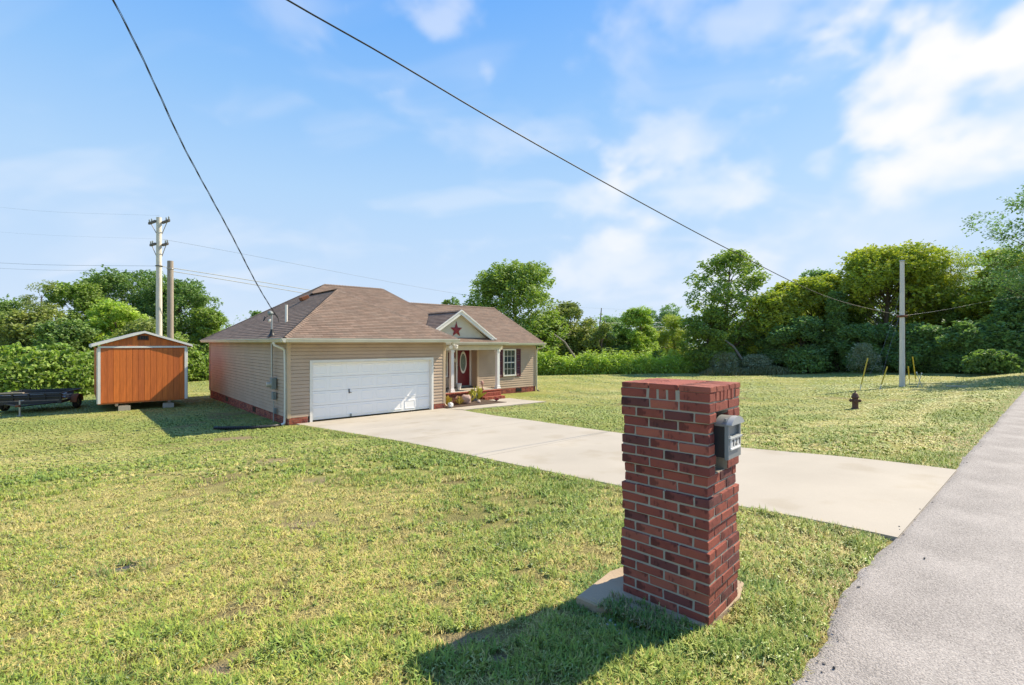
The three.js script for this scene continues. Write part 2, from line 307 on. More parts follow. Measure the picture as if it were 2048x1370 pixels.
// ---------------------------------------------------------------- grass blades
function bladeTuft(n, sd, flatness, len, wid) {
  seed(sd); const P = [], Nn = [];
  for (let i = 0; i < n; i++) {
    const a = rr(0, 6.283), r = rr(0, 0.035) * (len / 0.06), x0 = r * Math.cos(a * 3.1), z0 = r * Math.sin(a * 3.1), L = len * rr(0.55, 1.15), w = wid * rr(0.7, 1.2), tilt = lerp(0.15, 1.25, Math.pow(rnd(), flatness));
    const dx = Math.cos(a), dz = Math.sin(a), up1 = Math.cos(tilt * 0.6), out1 = Math.sin(tilt * 0.6), t2 = Math.min(1.75, tilt * 1.5), up2 = Math.cos(t2), out2 = Math.sin(t2);
    const mid = [x0 + dx * out1 * L * 0.55, up1 * L * 0.55, z0 + dz * out1 * L * 0.55], tip = [mid[0] + dx * out2 * L * 0.5, Math.max(0.004, mid[1] + up2 * L * 0.5), mid[2] + dz * out2 * L * 0.5];
    const px = -dz * w / 2, pz = dx * w / 2;
    const A = [x0 - px, -0.004, z0 - pz], B = [x0 + px, -0.004, z0 + pz], Cq = [mid[0] + px * 0.9, mid[1], mid[2] + pz * 0.9], D = [mid[0] - px * 0.9, mid[1], mid[2] - pz * 0.9];
    P.push(...A, ...B, ...Cq, ...A, ...Cq, ...D, ...D, ...Cq, ...tip);
    const nx = -dx * up1 * 0.55, ny = 0.9, nz = -dz * up1 * 0.55, l = Math.hypot(nx, ny, nz); for (let k = 0; k < 9; k++) Nn.push(nx / l, ny / l, nz / l);
  }
  const g = new THREE.BufferGeometry(); g.setAttribute('position', new THREE.Float32BufferAttribute(P, 3)); g.setAttribute('normal', new THREE.Float32BufferAttribute(Nn, 3)); return g;
}
const grassMat = new THREE.MeshPhysicalMaterial({ side: THREE.DoubleSide, roughness: 0.75, transmission: 0.30, thickness: 0, vertexColors: false });
function scatter(name, geom, list, material, label, category, kind = 'stuff', parent = scene) {   // list of [x, y, z, scale, yScale, turn, colour]
  const o = new THREE.InstancedMesh(geom, material, list.length), m = new THREE.Matrix4(), q = new THREE.Quaternion(), up = V(0, 1, 0), c = new THREE.Color();
  list.forEach((e, i) => { q.setFromAxisAngle(up, e[5]); m.compose(V(e[0], e[1], e[2]), q, V(e[3], e[4], e[3])); o.setMatrixAt(i, m); c.setRGB(...e[6]); o.setColorAt(i, c); });
  o.name = parent === scene ? numbered(name) : name; o.castShadow = o.receiveShadow = true; parent.add(o); tag(o, label, category, null, kind); return o;
}
{
  const near = [], broad = [], far = [];
  seed(77);
  const bands = [[2.0, 3.6, 2100], [3.6, 5.5, 1200], [5.5, 8, 520], [8, 12, 230], [12, 18, 100], [18, 28, 40], [28, 48, 12]];
  for (const [d0, d1, dens] of bands) {
    const half = 1.12, area = half * (d1 * d1 - d0 * d0), n = Math.round(area * dens);
    for (let i = 0; i < n; i++) {
      const d = Math.sqrt(lerp(d0 * d0, d1 * d1, rnd())), x = rr(-half, half) * d, [s, t] = ST(x, d), e = rnd();
      const edgeJ = 0.06 * (e - 0.5);
      if (onHard(s + edgeJ, t + edgeJ) || underHouse(s, t) || nearPillar(x, d)) continue;
      if (Math.hypot(x + 3.5, d - 4.45) < 0.12) continue;
      const dry = dryAt(x, d), bare = d < 30 ? step2(0.62, 0.80, fbm(x * 1.1 + 9, d * 1.1, 305, 4)) : 0;
      const cl = d < 9 ? fbm(x * 4.2, d * 4.2, 309, 3) : 0.5; let keep = 1 - bare * 0.75 - 0.75 * step2(0.46, 0.30, cl); for (const [qx, qd, qr] of BARE) keep -= 0.85 * Math.exp(-Math.pow(Math.hypot(x - qx, (d - qd) * 1.3) / qr, 2)); if (rnd() > keep) continue;
      const isDry = rnd() < 0.06 + 0.66 * dry, v = rr(0.75, 1.3);
      const lush = 1 - dry;
      const col = isDry ? [0.57 * v, 0.49 * v, 0.16 * v] : mix3([0.155 * v, 0.29 * v, 0.032 * v], [0.41 * v, 0.435 * v, 0.055 * v], rnd() * 0.7 + 0.3 * dry);
      if (d > 6) { const k = 0.88 * step2(6, 17, d), mean = mix3([0.28, 0.36, 0.05], [0.47, 0.475, 0.10], dry); for (let z = 0; z < 3; z++) col[z] = lerp(col[z], mean[z], k); }
      const tall = (t < 0.35 || (s > driveLeft(t) - 0.2 && s < driveRight(t) + 0.2)) ? 1.05 : 1;
      const sc = (d < 8 ? 1.12 : lerp(1.15, 2.4, step2(8, 40, d))) * rr(0.7, 1.4) * (d < 9 ? 0.55 + 0.95 * cl : 1);
      const hgt = sc * (0.55 + 0.55 * lush) * tall * (isDry ? 0.7 : 1) / (d < 8 ? 1 : lerp(1, 4.2, step2(7, 34, d)));
      (d > 8 ? far : !isDry && rnd() < 0.22 + 0.3 * lush ? broad : near).push([x, G(s, t) + 0.002, -d, sc, hgt, rr(0, 6.28), col]);
    }
  }
  // taller grass against the road edge, the drive edge, the pillar footing and the house
  for (let i = 0; i < 5200; i++) {
    const s = rr(-4, 26), t = i % 3 === 0 ? rr(0.0, 0.12) : rr(0.02, 0.3); if (s > -0.05 && s < 3.75) continue;
    const [x, d] = XD(s, t + roadBend(s)); if (d < 1.8) continue; const v = rr(0.7, 1.2), dry = rnd() < 0.4;
    near.push([x, G(s, t), -d, rr(0.9, 1.5), rr(0.45, 1.0), rr(0, 6.28), dry ? [0.60 * v, 0.48 * v, 0.2 * v] : [0.26 * v, 0.38 * v, 0.05 * v]]);
  }
  for (let i = 0; i < 5200; i++) { const left = rnd() < 0.6, t = rr(0.05, 15.4), s = left ? driveLeft(t) - rr(0.0, 0.13) : driveRight(t) + rr(0.0, 0.13), v = rr(0.7, 1.2); if (!left && t > 14.3) continue; const [x, d] = XD(s, t); near.push([x, G(s, t), -d, rr(0.8, 1.5), rr(0.6, 1.2), rr(0, 6.28), rnd() < 0.35 ? [0.58 * v, 0.48 * v, 0.19 * v] : [0.26 * v, 0.38 * v, 0.05 * v]]); }
  for (let i = 0; i < 700; i++) { const a = rr(0, 6.283), r = rr(0.55, 0.82), x = 1.19 + r * Math.cos(a), d = 3.44 + r * Math.sin(a) * 0.9; if (nearPillar(x, d)) continue; const [s, t] = ST(x, d), v = rr(0.7, 1.15); if (t < 0.05) continue; near.push([x, G(s, t), -d, rr(0.9, 1.6), rr(0.6, 1.3), rr(0, 6.28), [0.20 * v, 0.34 * v, 0.05 * v]]); }
  for (let i = 0; i < 150; i++) { const p = -0.27 + 0.22 * Math.pow(rnd(), 1.5), q = rr(0.1, 0.62), x = CX + Math.cos(PT) * p - Math.sin(PT) * q, d = CD + Math.sin(PT) * p + Math.cos(PT) * q, v = rr(0.7, 1.15); near.push([x, -0.012, -d, rr(0.7, 1.5), rr(0.5, 1.1), rr(0, 6.28), rnd() < 0.3 ? [0.5 * v, 0.4 * v, 0.18 * v] : [0.18 * v, 0.32 * v, 0.05 * v]]); }
  for (let i = 0; i < 130; i++) { const a = rr(0, 6.283), r = rr(0.13, 0.24), x = -3.5 + r * Math.cos(a) * 1.1, d = 4.45 + r * Math.sin(a) * 0.8, v = rr(0.7, 1.15); near.push([x, GW(x, d), -d, rr(0.9, 1.7), rr(0.7, 1.3), rr(0, 6.28), rnd() < 0.5 ? [0.55 * v, 0.43 * v, 0.18 * v] : [0.2 * v, 0.33 * v, 0.05 * v]]); }
  scatter('lawn_grass', bladeTuft(9, 5, 0.8, 0.058, 0.0055), near, grassMat, 'short mown grass blades of the front lawn', 'grass');
  scatter('lawn_grass', bladeTuft(7, 9, 0.6, 0.052, 0.011), broad, grassMat, 'broad bladed crabgrass among the front lawn', 'grass');
  scatter('lawn_grass', bladeTuft(9, 15, 0.9, 0.06, 0.011), far, grassMat, 'mown grass of the lawn farther from the road', 'grass');
}

// ---------------------------------------------------------------- house
const HT = 16, HY = -0.97;
const house = thing('house', 'tan lap-sided bungalow with brown shingle roof, white garage door and red front door', 'house', 0, HT, HY);
const hp = (s, t, y) => V(s, y - HY, HT - t);                 // place -> house axes
function lapWall(x0, x1, y0, y1, holes = [], pitch = 0.122) {   // boards lapped like siding, in the plane z = 0 facing +z
  const q = [];
  for (let y = y0; y < y1 - 0.005; y += pitch) {
    const cuts = [y, Math.min(y + pitch, y1)]; for (const h of holes) for (const c of [h[2], h[3]]) if (c > cuts[0] + 0.002 && c < cuts[cuts.length - 1] - 0.002) cuts.push(c);
    cuts.sort((a, b) => a - b);
    for (let k = 0; k + 1 < cuts.length; k++) {
      const a = cuts[k], b = cuts[k + 1], mid = (a + b) / 2; let spans = [[x0, x1]];
      for (const h of holes) if (mid > h[2] && mid < h[3]) spans = spans.flatMap(([p, r]) => [[p, Math.min(r, h[0])], [Math.max(p, h[1]), r]].filter(([u, v]) => v > u + 0.001));
      const gap = 0.013, top = b >= Math.min(y + pitch, y1) - 1e-6, bt = top ? Math.max(a + 0.002, b - gap) : b, zat = v => 0.024 - 0.018 * (v - y) / pitch;
      for (const [p, r] of spans) {
        q.push([V(p, a, zat(a)), V(r, a, zat(a)), V(r, bt, zat(bt)), V(p, bt, zat(bt))]);
        if (a === y) q.push([V(p, a, -0.03), V(r, a, -0.03), V(r, a, zat(a)), V(p, a, zat(a))]);
        if (top) q.push([V(p, bt, zat(bt)), V(r, bt, zat(bt)), V(r, bt, -0.03), V(p, bt, -0.03)], [V(p, bt, -0.03), V(r, bt, -0.03), V(r, b, -0.03), V(p, b, -0.03)]);
      }
    }
  }
  return quadsGeom(q);
}
function onFace(g, s, t, facing) { // 'front' looks at the road, 'left' towards -s, 'right' towards +s, 'back' away from the road; x runs to the right seen from outside
  const r = { front: 0, left: -Math.PI / 2, right: Math.PI / 2, back: Math.PI }[facing];
  g.rotateY(r); const p = hp(s, t, 0); return g.translate(p.x, p.y, p.z);
}
function bricksOn(x0, x1, y0, y1, sd, h = 0.0667) {            // coursed brick facing in the plane z = 0, every brick its own block
  seed(sd); const out = [], bars = []; let row = 0;
  for (let y = y1 - h; y > y0 - h; y -= h, row++) {
    for (let x = x0 - (row % 2 ? 0.1015 : 0); x < x1; x += 0.203) {
      const a = Math.max(x, x0) + 0.0, b = Math.min(x + 0.193, x1), yb = Math.max(y, y0 - 0.03); if (b - a < 0.02) continue;
      const c = [[0.36, 0.095, 0.055], [0.30, 0.075, 0.045], [0.40, 0.125, 0.07], [0.22, 0.06, 0.045]][Math.floor(rnd() * 4)], v = rr(0.85, 1.15);
      out.push(tint(flat(bx(b - a, y + h - 0.01 - yb, 0.02, (a + b) / 2, (yb + y + h - 0.01) / 2, 0.01 + rr(-0.002, 0.002))), c.map(k => k * v)));
    }
  }
  return out;
}
const mortarBack = (x0, x1, y0, y1) => bx(x1 - x0, y1 - y0, 0.012, (x0 + x1) / 2, (y0 + y1) / 2, 0.004);
const SB = -0.74;                                              // lower edge of the siding
const WT = 1.80;                                               // top of the garage walls
{ // walls
  const g = [];
  g.push(onFace(lapWall(0, 6.11, SB, WT, [[0.67, 5.58, -2, 1.16]]), -0.35, 16, 'front'));
  g.push(onFace(lapWall(0, 13, SB, WT), -0.35, 29, 'left'));
  g.push(onFace(lapWall(0, 4, SB, WT), 5.76, 16, 'right'));
  g.push(onFace(lapWall(0, 4.28, -0.55, 1.75, [[1.9, 2.76, 0.0, 1.45], [3.24, 4.28, -0.5, 1.56]]), 5.76, 19.9, 'front'));
  g.push(onFace(lapWall(0, 0.6, -0.55, 1.75), 10.04, 19.9, 'left'));
  g.push(onFace(lapWall(0, 4.16, SB, 1.62, [[1.70, 2.62, -0.08, 1.40]]), 10.04, 19.3, 'front'));
  g.push(onFace(lapWall(0, 8.3, SB, 1.62), 14.2, 19.3, 'right'));
  g.push(onFace(lapWall(0, 5, SB, 1.62), 14.2, 27.6, 'back'), onFace(lapWall(0, 9.6, SB, WT), 9.25, 29, 'back'));
  part('siding_wall', g, M.siding, house);
  // gable end under the right-hand roof
  const ge = [[18.95, 1.62], [27.95, 1.62], [23.5, 3.85]].map(([t, y]) => hp(14.2, t, y)); part('gable_wall', [quadsGeom([ge])], M.siding, house);
  // brick foundation
  const f = [], b = [];
  const addF = (x1, y0, s, t, face, sd) => { for (const q of bricksOn(0, x1, y0, SB - 0.005, sd)) f.push(onFace(q, s, t, face)); b.push(onFace(mortarBack(0, x1, y0 - 0.1, SB), s, t, face)); };
  addF(0.62, -1.06, -0.35, 16, 'front', 5); { const gg = bricksOn(5.62, 6.11, -1.06, SB - 0.005, 6); gg.forEach(q => f.push(onFace(q, -0.35, 16, 'front'))); b.push(onFace(mortarBack(5.62, 6.11, -1.1, SB), -0.35, 16, 'front')); }
  addF(13, -1.24, -0.35, 29, 'left', 7); addF(4.16, -1.3, 10.04, 19.3, 'front', 8); addF(8.3, -1.35, 14.2, 19.3, 'right', 9); addF(4, -1.2, 5.76, 16, 'right', 10);
  const fb = part('foundation_brick', f, M.brickMix, house); fb.userData.kind = 'stuff'; part('foundation', b, M.mortar, house);
  // crawl-space vents
  const vt = (s, t, face) => part('foundation_vent', [onFace(bx(0.4, 0.2, 0.03, 0, -0.88, 0.02), s, t, face), onFace(bx(0.34, 0.012, 0.05, 0, -0.86, 0.02), s, t, face), onFace(bx(0.34, 0.012, 0.05, 0, -0.9, 0.02), s, t, face)], M.dark, house);
  vt(-0.35, 20.2, 'left'); vt(-0.35, 25, 'left'); vt(12.9, 19.3, 'front');
  // corner posts of the siding
  const ct = (s, t, y0, y1) => bx(0.11, y1 - y0, 0.11, ...hp(s, t + 0.026, (y0 + y1) / 2).toArray());
  part('corner_trim', [ct(-0.35, 16.0, SB - 0.02, 1.76)], M.sideTrim, house); part('corner_trim', [ct(-0.35, 29, SB - 0.02, 1.76)], M.sideTrim, house);
  part('corner_trim', [ct(5.76, 16.0, SB - 0.02, 1.76)], M.sideTrim, house); part('corner_trim', [ct(10.04, 19.3, SB + 0.1, 1.6)], M.sideTrim, house); part('corner_trim', [ct(14.2, 19.3, SB - 0.02, 1.56)], M.sideTrim, house);
}
{ // garage door: jamb frame and four sections of eight raised panels
  const x0 = 0.32, x1 = 5.23, top = 1.155, fw = 0.09, bottom = -0.955;
  const fr = [bx(fw, top - bottom, 0.04, x0 + fw / 2, 0, 0.014), bx(fw, top - bottom, 0.04, x1 - fw / 2, 0, 0.014)].map(g => g.translate(0, (top + bottom) / 2, 0));
  fr.push(bx(x1 - x0 - 2 * fw - 0.004, fw, 0.04, (x0 + x1) / 2, top - fw / 2, 0.014));
  // reveals running back to the door
  fr.push(bx(0.02, top - bottom - fw, 0.21, x0 + fw - 0.008, (top - fw + bottom) / 2, -0.106), bx(0.02, top - bottom - fw, 0.21, x1 - fw + 0.008, (top - fw + bottom) / 2, -0.106), bx(x1 - x0 - 2 * fw, 0.02, 0.21, (x0 + x1) / 2, top - fw + 0.008, -0.106));
  part('door_frame', fr.map(g => onFace(g, 0, 16, 'front')), M.white, house);
  const door = new THREE.Group(); door.name = 'garage_door'; house.add(door);
  const L = x0 + fw + 0.004, R = x1 - fw - 0.004, B = bottom + 0.03, T = top - fw - 0.006, H = (T - B) / 4, Wd = (R - L) / 8, z = -0.14;
  const face = new THREE.Shape([[-0.5, -0.5], [0.5, -0.5], [0.5, 0.5], [-0.5, 0.5]].map(p => new THREE.Vector2(...p)));
  for (let r = 0; r < 4; r++) {
    const y = B + (r + 0.5) * H;
    part('door_section', [onFace(bx(R - L, H - 0.008, 0.04, (L + R) / 2, y, z - 0.02, 0.004), 0, 16, 'front')], M.door, door);
    for (let c = 0; c < 8; c++) {
      const x = L + (c + 0.5) * Wd, w = Wd - 0.12, h = H - 0.15, q = [], o = [[-1, -1], [1, -1], [1, 1], [-1, 1]];
      const ring = (k, zz) => o.map(([a, b]) => V(x + a * (w / 2 - k), y + b * (h / 2 - k), z + zz)), r0 = ring(0, 0.001), r1 = ring(0.012, -0.0 + 0.012), r2 = ring(0.03, 0.012), r3 = ring(0.05, 0.003);
      for (const [A, Bq] of [[r0, r1], [r1, r2], [r2, r3]]) for (let i = 0; i < 4; i++) q.push([A[i], A[(i + 1) % 4], Bq[(i + 1) % 4], Bq[i]]); q.push(r3);
      part('door_panel', [onFace(quadsGeom(q), 0, 16, 'front')], M.door, door);
    }
  }
  const hx = L + 0.285 * (R - L);
  part('handle', [bx(0.035, 0.16, 0.03, hx, B + 0.93, z + 0.02, 0.008), bx(0.08, 0.02, 0.02, hx + 0.05, B + 0.88, z + 0.02)].map(g => onFace(g, 0, 16, 'front')), M.dark, door);
  part('bottom_latch', [onFace(bx(0.06, 0.1, 0.04, hx + 0.06, B + 0.06, z + 0.025, 0.006), 0, 16, 'front')], M.greyBox, door);
  part('weather_strip', [onFace(bx(R - L, 0.028, 0.035, (L + R) / 2, B - 0.016, z - 0.02), 0, 16, 'front')], M.dark, door);
}
// ---- roof
const shMap = tex(1024, 1024, [4.8, 2.24], (x, y) => { // 16 tabs by 16 courses, every tab its own tone
  const row = Math.floor(y / 64), xx = (x / 1024 * 16 + (row % 2 ? 0.5 : 0) + 0.25 * h2(row, 3, 5)) % 16, k = Math.floor(xx), w = xx - k, v = h2(k, row, 501), v2 = h2(k, row, 503), n = h2(x, y, 7), m = fbm(x / 128, y / 128, 505, 3, 8);
  const gap = w < 0.045 ? 0.55 : 1, f = (0.74 + 0.34 * v + 0.16 * (n - 0.5) + 0.2 * (m - 0.5)) * gap; return [0.225 * f, 0.158 * f * (0.96 + 0.08 * v2), 0.118 * f * (0.93 + 0.12 * v2)];
});
const shingle = std(1, 1, 1, 0.95, { map: shMap, bumpMap: bumpFine, bumpScale: 0.002 });
const shingleCap = std(1.02, 1.04, 1.06, 0.95, { map: shMap });
function roofFace(poly, expo = 0.14) {                          // a flat roof plane laid in lapped courses
  const n = new THREE.Vector3().crossVectors(poly[1].clone().sub(poly[0]), poly[2].clone().sub(poly[0])).normalize(); if (n.y < 0) n.negate();
  const hz = V(n.z, 0, -n.x).normalize(), up = new THREE.Vector3().crossVectors(n, hz).normalize(); if (up.y < 0) { up.negate(); }
  const o = poly.reduce((a, p) => p.y < a.y ? p : a), P = poly.map(p => { const d = p.clone().sub(o); return [d.dot(hz), d.dot(up)]; });
  const lo = Math.min(...P.map(p => p[1])), hi = Math.max(...P.map(p => p[1])), q = [], uv = [];
  const clip = (pts, v, keepAbove) => { const r = []; pts.forEach((a, i) => { const b = pts[(i + 1) % pts.length], ia = keepAbove ? a[1] >= v : a[1] <= v, ib = keepAbove ? b[1] >= v : b[1] <= v; if (ia) r.push(a); if (ia !== ib) { const k = (v - a[1]) / (b[1] - a[1]); r.push([lerp(a[0], b[0], k), v]); } }); return r; };
  const at = (p, h) => o.clone().addScaledVector(hz, p[0]).addScaledVector(up, p[1]).addScaledVector(n, h);
  for (let v = lo, k = 0; v < hi; v += expo, k++) {
    const c = clip(clip(P, v, true), v + expo, false); if (c.length < 3) continue;
    const h = p => 0.016 - 0.013 * (p[1] - v) / expo;
    q.push(c.map(p => at(p, h(p)))); uv.push(c.map(p => [p[0], k * 0.14 + 0.005 + (p[1] - v) / expo * 0.13]));
    const base = c.filter(p => Math.abs(p[1] - v) < 1e-6); if (base.length >= 2) { base.sort((a, b) => a[0] - b[0]); const a = base[0], b = base[base.length - 1]; q.push([at(a, 0), at(b, 0), at(b, 0.016), at(a, 0.016)]); uv.push([[a[0], k * 0.14], [b[0], k * 0.14], [b[0], k * 0.14 + 0.01], [a[0], k * 0.14 + 0.01]]); }
  }
  return quadsGeom(q, uv);
}
function ridgeCaps(a, b) {                                        // overlapping cap shingles along a hip or ridge
  const d = b.clone().sub(a), L = d.length(), n = Math.max(1, Math.round(L / 0.15)), u = d.clone().normalize(), side = V(-u.z, 0, u.x).normalize(), out = [];
  for (let i = 0; i < n; i++) {
    const p = a.clone().addScaledVector(u, i * L / n), q = a.clone().addScaledVector(u, Math.min(L, (i + 1.12) * L / n)), e = (h, pt, k) => pt.clone().addScaledVector(side, k * 0.14).add(V(0, h - Math.abs(k) * 0.075, 0));
    out.push([e(0.045, p, -1), e(0.045, p, 0), e(0.03, q, 0), e(0.03, q, -1)], [e(0.045, p, 0), e(0.045, p, 1), e(0.03, q, 1), e(0.03, q, 0)]);
  }
  return boxUV(quadsGeom(out));
}
{
  const E1 = hp(-0.65, 15.45, 1.9), E2 = hp(6.08, 15.45, 1.9), A = hp(2.72, 19.6, 4.03), Gp = hp(2.72, 22.8, 4.03), P1 = hp(3.78, 23.9, 4.70), P2 = hp(6.96, 23.9, 4.70), RL = hp(-0.65, 29.4, 1.9);
  const mainY = t => 4.70 - 0.487 * (23.9 - t), rightY = t => 1.74 + 0.4945 * (t - 18.95);
  const B = hp(8.12, 20.96, 3.27), EP0 = hp(6.2, 17.9, mainY(17.9));
  const roof = part('roof', [
    roofFace([E1, E2, A]),
    roofFace([E1, A, Gp, P1, RL]),
    roofFace([E2, hp(6.08, 20.0, 1.9), Gp, A]),
    roofFace([hp(4.2, 17.9, mainY(17.9)), hp(8.12, 17.9, mainY(17.9)), B, P2, P1, Gp]),
    roofFace([P1, P2, hp(9.6, 29.4, 1.95), RL]),
    roofFace([P2, B, hp(8.93, 20.96, rightY(20.96)), hp(8.1, 23.4, rightY(23.4))]),
    roofFace([hp(8.2, 18.95, rightY(18.95)), hp(14.6, 18.95, rightY(18.95)), hp(14.6, 23.5, rightY(23.5)), hp(7.6, 23.5, rightY(23.5))]),
    roofFace([hp(7.6, 23.5, rightY(23.5)), hp(14.6, 23.5, rightY(23.5)), hp(14.6, 28.05, 1.74), hp(7.6, 28.05, 1.74)]),
    roofFace([hp(8.12, 17.9, mainY(17.9)), hp(10.75, 17.9, mainY(17.9)), hp(10.05, 18.75, mainY(18.75)), hp(8.12, 18.75, mainY(18.75))]),
    roofFace([hp(10.75, 17.9, mainY(17.9)), hp(10.85, 19.3, 1.92), hp(10.05, 18.75, mainY(18.75))]),
    roofFace([hp(8.12, 18.08, 3.27), B, hp(6.1, 18.08, 1.96), hp(6.1, 18.08, 1.96)].slice(0, 3)),
    roofFace([hp(8.12, 18.08, 3.27), B, hp(10.14, 18.6, 1.96), hp(10.14, 18.08, 1.96)]),
  ], shingle, house, true);
  const up = V(0, 0, 0); void up;
  part('ridge_cap', [ridgeCaps(E1, A), ridgeCaps(E2, A), ridgeCaps(A, Gp), ridgeCaps(Gp, P1), ridgeCaps(P1, P2), ridgeCaps(B, P2), ridgeCaps(RL, P1), ridgeCaps(hp(7.9, 23.5, rightY(23.5)), hp(14.6, 23.5, rightY(23.5))), ridgeCaps(hp(8.12, 18.08, 3.27), B)], shingleCap, roof, true);
  // gutters along the eaves
  const prof = [[0, 0], [0, -0.13], [0.06, -0.13], [0.085, -0.10], [0.095, -0.06], [0.125, -0.03], [0.125, 0.0], [0.115, 0.0], [0.11, -0.02], [0.01, -0.02], [0.01, 0]];
  const F = V(0, 0, 1), Lf = V(-1, 0, 0), Rt = V(1, 0, 0);
  part('gutter', [profileSweep(prof, hp(-0.77, 15.45, 1.895), hp(6.1, 15.45, 1.895), F)], M.gutter, house);
  part('gutter', [profileSweep(prof, hp(-0.65, 15.326, 1.893), hp(-0.65, 29.4, 1.893), Lf)], M.gutter, house);
  part('gutter', [profileSweep(prof, hp(6.22, 17.9, mainY(17.9)), hp(10.88, 17.9, mainY(17.9)), F)], M.gutter, house);
  part('gutter', [profileSweep(prof, hp(10.80, 18.95, 1.735), hp(14.66, 18.95, 1.735), F)], M.gutter, house);
  // fascia and soffits close the eaves
  const sf = (a, b, c, d) => quadsGeom([[a, b, c, d]]);
  part('soffit', [sf(hp(-0.65, 15.46, 1.775), hp(6.08, 15.46, 1.775), hp(6.08, 16.0, 1.775), hp(-0.65, 16.0, 1.775)), sf(hp(-0.65, 16, 1.775), hp(-0.33, 16, 1.775), hp(-0.33, 29.4, 1.775), hp(-0.65, 29.4, 1.775)),
    sf(hp(5.74, 16, 1.775), hp(6.08, 16, 1.775), hp(6.08, 18.2, 1.775), hp(5.74, 18.2, 1.775)), sf(hp(10.2, 18.96, 1.615), hp(14.6, 18.96, 1.615), hp(14.6, 19.33, 1.615), hp(10.2, 19.33, 1.615)), sf(hp(14.18, 19.33, 1.615), hp(14.6, 19.33, 1.615), hp(14.6, 28, 1.615), hp(14.18, 28, 1.615))], M.cream, house);
  part('porch_ceiling', [sf(hp(5.76, 17.92, 1.63), hp(10.78, 17.92, 1.63), hp(10.78, 19.28, 1.63), hp(5.76, 19.28, 1.63)), sf(hp(5.76, 19.29, 1.63), hp(10.03, 19.29, 1.63), hp(10.03, 19.9, 1.63), hp(5.76, 19.9, 1.63))], M.cream, house);
  for (const g of [bx(0.02, 0.14, 2.3, ...hp(6.085, 16.67, 1.835).toArray()), bx(0.02, 0.16, 1.05, ...hp(10.765, 18.43, 1.70).toArray()), bx(0.02, 0.13, 0.1, ...hp(14.605, 19.0, 1.68).toArray())]) part('fascia', [g], M.cream, house);
  // rake board on the right-hand gable
  const rk = (a, b, w = 0.15, th = 0.03, o = V(1, 0, 0)) => { const dn = V(0, -w, 0), q = [], p = [a, b, b.clone().add(dn), a.clone().add(dn)], r = p.map(v => v.clone().addScaledVector(o, th)); q.push(p, r); for (let i = 0; i < 4; i++) q.push([p[i], p[(i + 1) % 4], r[(i + 1) % 4], r[i]]); return quadsGeom(q); };
  part('rake_board', [rk(hp(14.57, 18.95, 1.735), hp(14.57, 23.5, 3.985)), rk(hp(14.57, 23.5, 3.985), hp(14.57, 28.05, 1.735))], M.white, house);
  // porch gable with its red star
  part('porch_gable', [quadsGeom([[hp(6.3, 18.32, 1.9), hp(9.94, 18.32, 1.9), hp(8.12, 18.32, 3.14)]])], std(0.62, 0.585, 0.48, 0.6, { map: wearMap }), house);
  const zf = V(0, 0, 1);
  part('gable_rake', [rk(hp(8.12, 18.1, 3.29), hp(10.16, 18.1, 1.965), 0.2, 0.03, zf), rk(hp(8.12, 18.06, 3.33), hp(10.2, 18.06, 1.98), 0.07, 0.03, zf)], M.white, house);
  part('gable_rake', [rk(hp(6.08, 18.1, 1.965), hp(8.12, 18.1, 3.29), 0.2, 0.03, zf), rk(hp(6.04, 18.06, 1.98), hp(8.12, 18.06, 3.33), 0.07, 0.03, zf)], M.white, house);
  part('gable_soffit', [sf(hp(8.12, 18.08, 3.12), hp(10.1, 18.08, 1.85), hp(10.1, 18.32, 1.85), hp(8.12, 18.32, 3.12)), sf(hp(8.12, 18.08, 3.12), hp(6.1, 18.08, 1.85), hp(6.1, 18.32, 1.85), hp(8.12, 18.32, 3.12))], M.cream, house);
  part('gable_return', [bx(0.34, 0.05, 0.16, ...hp(10.12, 18.12, 1.945).toArray())], M.white, house);
  // roof vent and plumbing pipe on the left slope
  const ly = s => 1.9 + (s + 0.75) * 0.614;
  part('roof_vent', [bx(0.34, 0.16, 0.40, 0, 0, 0, 0.02).rotateZ(0.45).translate(...hp(2.2, 22.2, ly(2.2) + 0.1).toArray())], M.rust, house);
  part('vent_pipe', [cyl(hp(0.35, 18.6, ly(0.35) - 0.1), hp(0.35, 18.6, ly(0.35) + 0.62), 0.045)], M.white, house);
  part('downspout', [tube([hp(-0.73, 16.35, 1.77), hp(-0.71, 16.33, 1.68), hp(-0.43, 16.22, 1.52), hp(-0.42, 16.2, 1.40), hp(-0.42, 16.2, -0.86), hp(-0.44, 16.18, -0.93), hp(-0.62, 16.16, -0.985)], 0.042, 60, 8)], M.white, house);
  part('downspout', [tube([hp(14.5, 18.87, 1.62), hp(14.48, 18.9, 1.5), hp(14.3, 19.24, 1.36), hp(14.28, 19.25, 1.26), hp(14.28, 19.25, -1.0)], 0.04, 50, 8)], M.cream, house);
  part('downspout', [tube([hp(5.87, 16.1, 1.75), hp(5.87, 16.1, -0.82), hp(5.9, 16.0, -0.9)], 0.042, 50, 8)], M.sideTrim, house);
}
